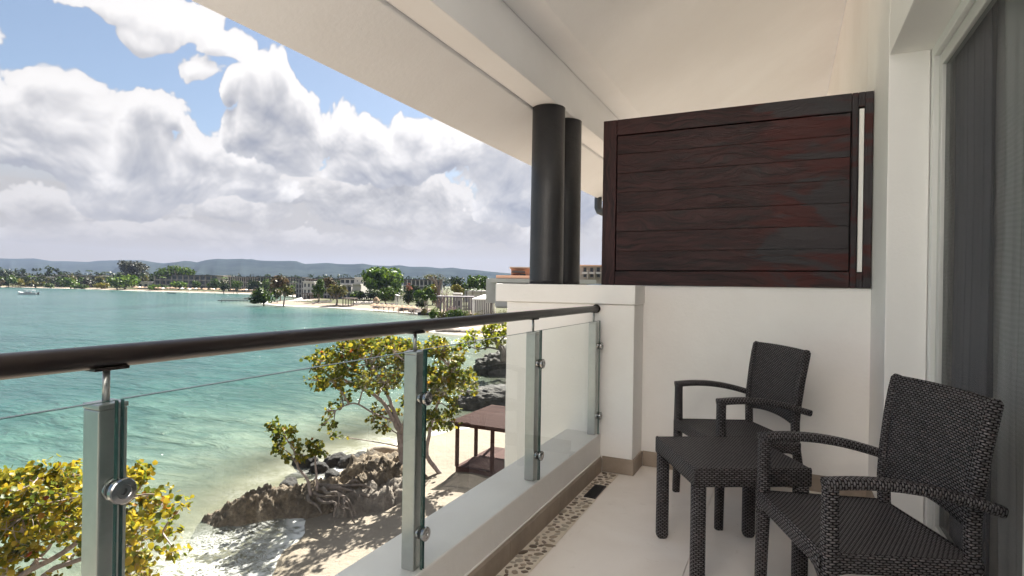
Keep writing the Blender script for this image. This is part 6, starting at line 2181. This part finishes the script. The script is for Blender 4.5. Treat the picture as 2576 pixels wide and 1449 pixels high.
ORD = ['first', 'second', 'third', 'fourth', 'fifth', 'sixth', 'seventh', 'eighth', 'ninth', 'tenth', 'eleventh', 'twelfth', 'thirteenth', 'fourteenth', 'fifteenth', 'sixteenth']
LM, LM2 = lounger_mesh(M['lounge']), lounger_mesh(M['lounge_pale'])
rows = [(c5(545), c5(890), r5(672), r5(668), 13, LM2, 'pale sun lounger in the row left of the white hotel lawn', 'loungers on the hotel lawn edge'),
        (c5(890), c5(1260), r5(705), r5(690), 13, LM, 'dark sun lounger in the row under the twin-stemmed tree', 'loungers under the twin-stemmed tree'),
        (c5(1640), c5(2080), r5(735), r5(720), 13, LM, 'dark sun lounger in the row before the beach pavilion', 'loungers before the beach pavilion'),
        (c5(1700), c5(2080), r5(715), r5(705), 11, LM2, 'pale sun lounger behind the row before the pavilion', 'pale loungers before the beach pavilion'),
        (c6(0), c6(420), r6(868), r6(885), 13, LM, 'dark sun lounger in the front row below the thatched hut', 'front loungers below the thatched hut'),
        (c6(0), c6(480), r6(838), r6(850), 13, LM, 'dark sun lounger in the back row below the thatched hut', 'back loungers below the thatched hut'),
        (c6(490), c6(850), r6(905), r6(925), 11, LM, 'dark sun lounger in the row below the flame tree', 'loungers below the flame tree'),
        (c6(520), c6(870), r6(885), r6(895), 11, LM, 'dark sun lounger in the second row below the flame tree', 'second row of loungers below the flame tree'),
        (c6(700), c6(960), r6(955), r6(945), 6, LM, 'dark sun lounger in the last row nearest the beach end', 'last loungers at the beach end')]
for xa, xb, ya, yb, nn, me, lab, grp in rows:
    for k in range(nn):
        f = (k + .5) / nn
        p = on_z(xa + (xb - xa) * f + random.uniform(-1, 1), ya + (yb - ya) * f + random.uniform(-.7, .7), LAND - .2)
        p[2] = ground_z(p[0], p[1])
        tag(inst('sun_lounger', me, None, p, (0, 0, YAW + random.uniform(-.35, .35) + .3), (1.1, 1.1, 1.1)), lab.replace('sun lounger', 'sun lounger, ' + ORD[k] + ' from the left,'), 'sun lounger', grp)
for k in range(9):
    x = c6(20 + k * 95); p = spot(x, 214 - 2.2 * k)
    o = inst('beach_umbrella', um, None, p, (0, 0, k), (1.25, 1.25, 1.0))
    tag(o, 'brown thatched umbrella over the nearer beach loungers, %s from the left' % ORD[k], 'umbrella', 'thatched umbrellas over the near loungers')
# pale kerb stones along the garden path
for k in range(16):
    f = k / 15
    p = spot(c6(1900 + 330 * f - 400), 158 - 14 * f)
    tag(inst('kerb_stone', LM2 if False else bpy.data.meshes.get('kerb_stone') or MB().box(-.45, .45, -.2, .2, -.2, .45).mesh('kerb_stone', M['fcream']), None, p, (0, 0, .5)), 'pale kerb stone along the garden path, %s from the left' % ORD[k], 'stone', 'kerb stones along the garden path')

# ------------------------------------------------------------------ sea air
def haze_mat():
    m = bpy.data.materials.new('haze'); m.use_nodes = True
    nt = m.node_tree; nt.nodes.clear(); n = NT(nt)
    v = n.new('ShaderNodeVolumePrincipled')
    n.put(v.inputs['Color'], (0.31, 0.385, 0.57))
    v.inputs['Density'].default_value = 0.00005
    v.inputs['Anisotropy'].default_value = 0.2
    o = n.new('ShaderNodeOutputMaterial'); nt.links.new(v.outputs[0], o.inputs['Volume'])
    return m
HAZE = True
if HAZE:
    hz_ = MB().box(-6500, 6500, -6500, 6500, SEA - 3.2, 330).build('haze', haze_mat())
    hz_['kind'] = 'stuff'
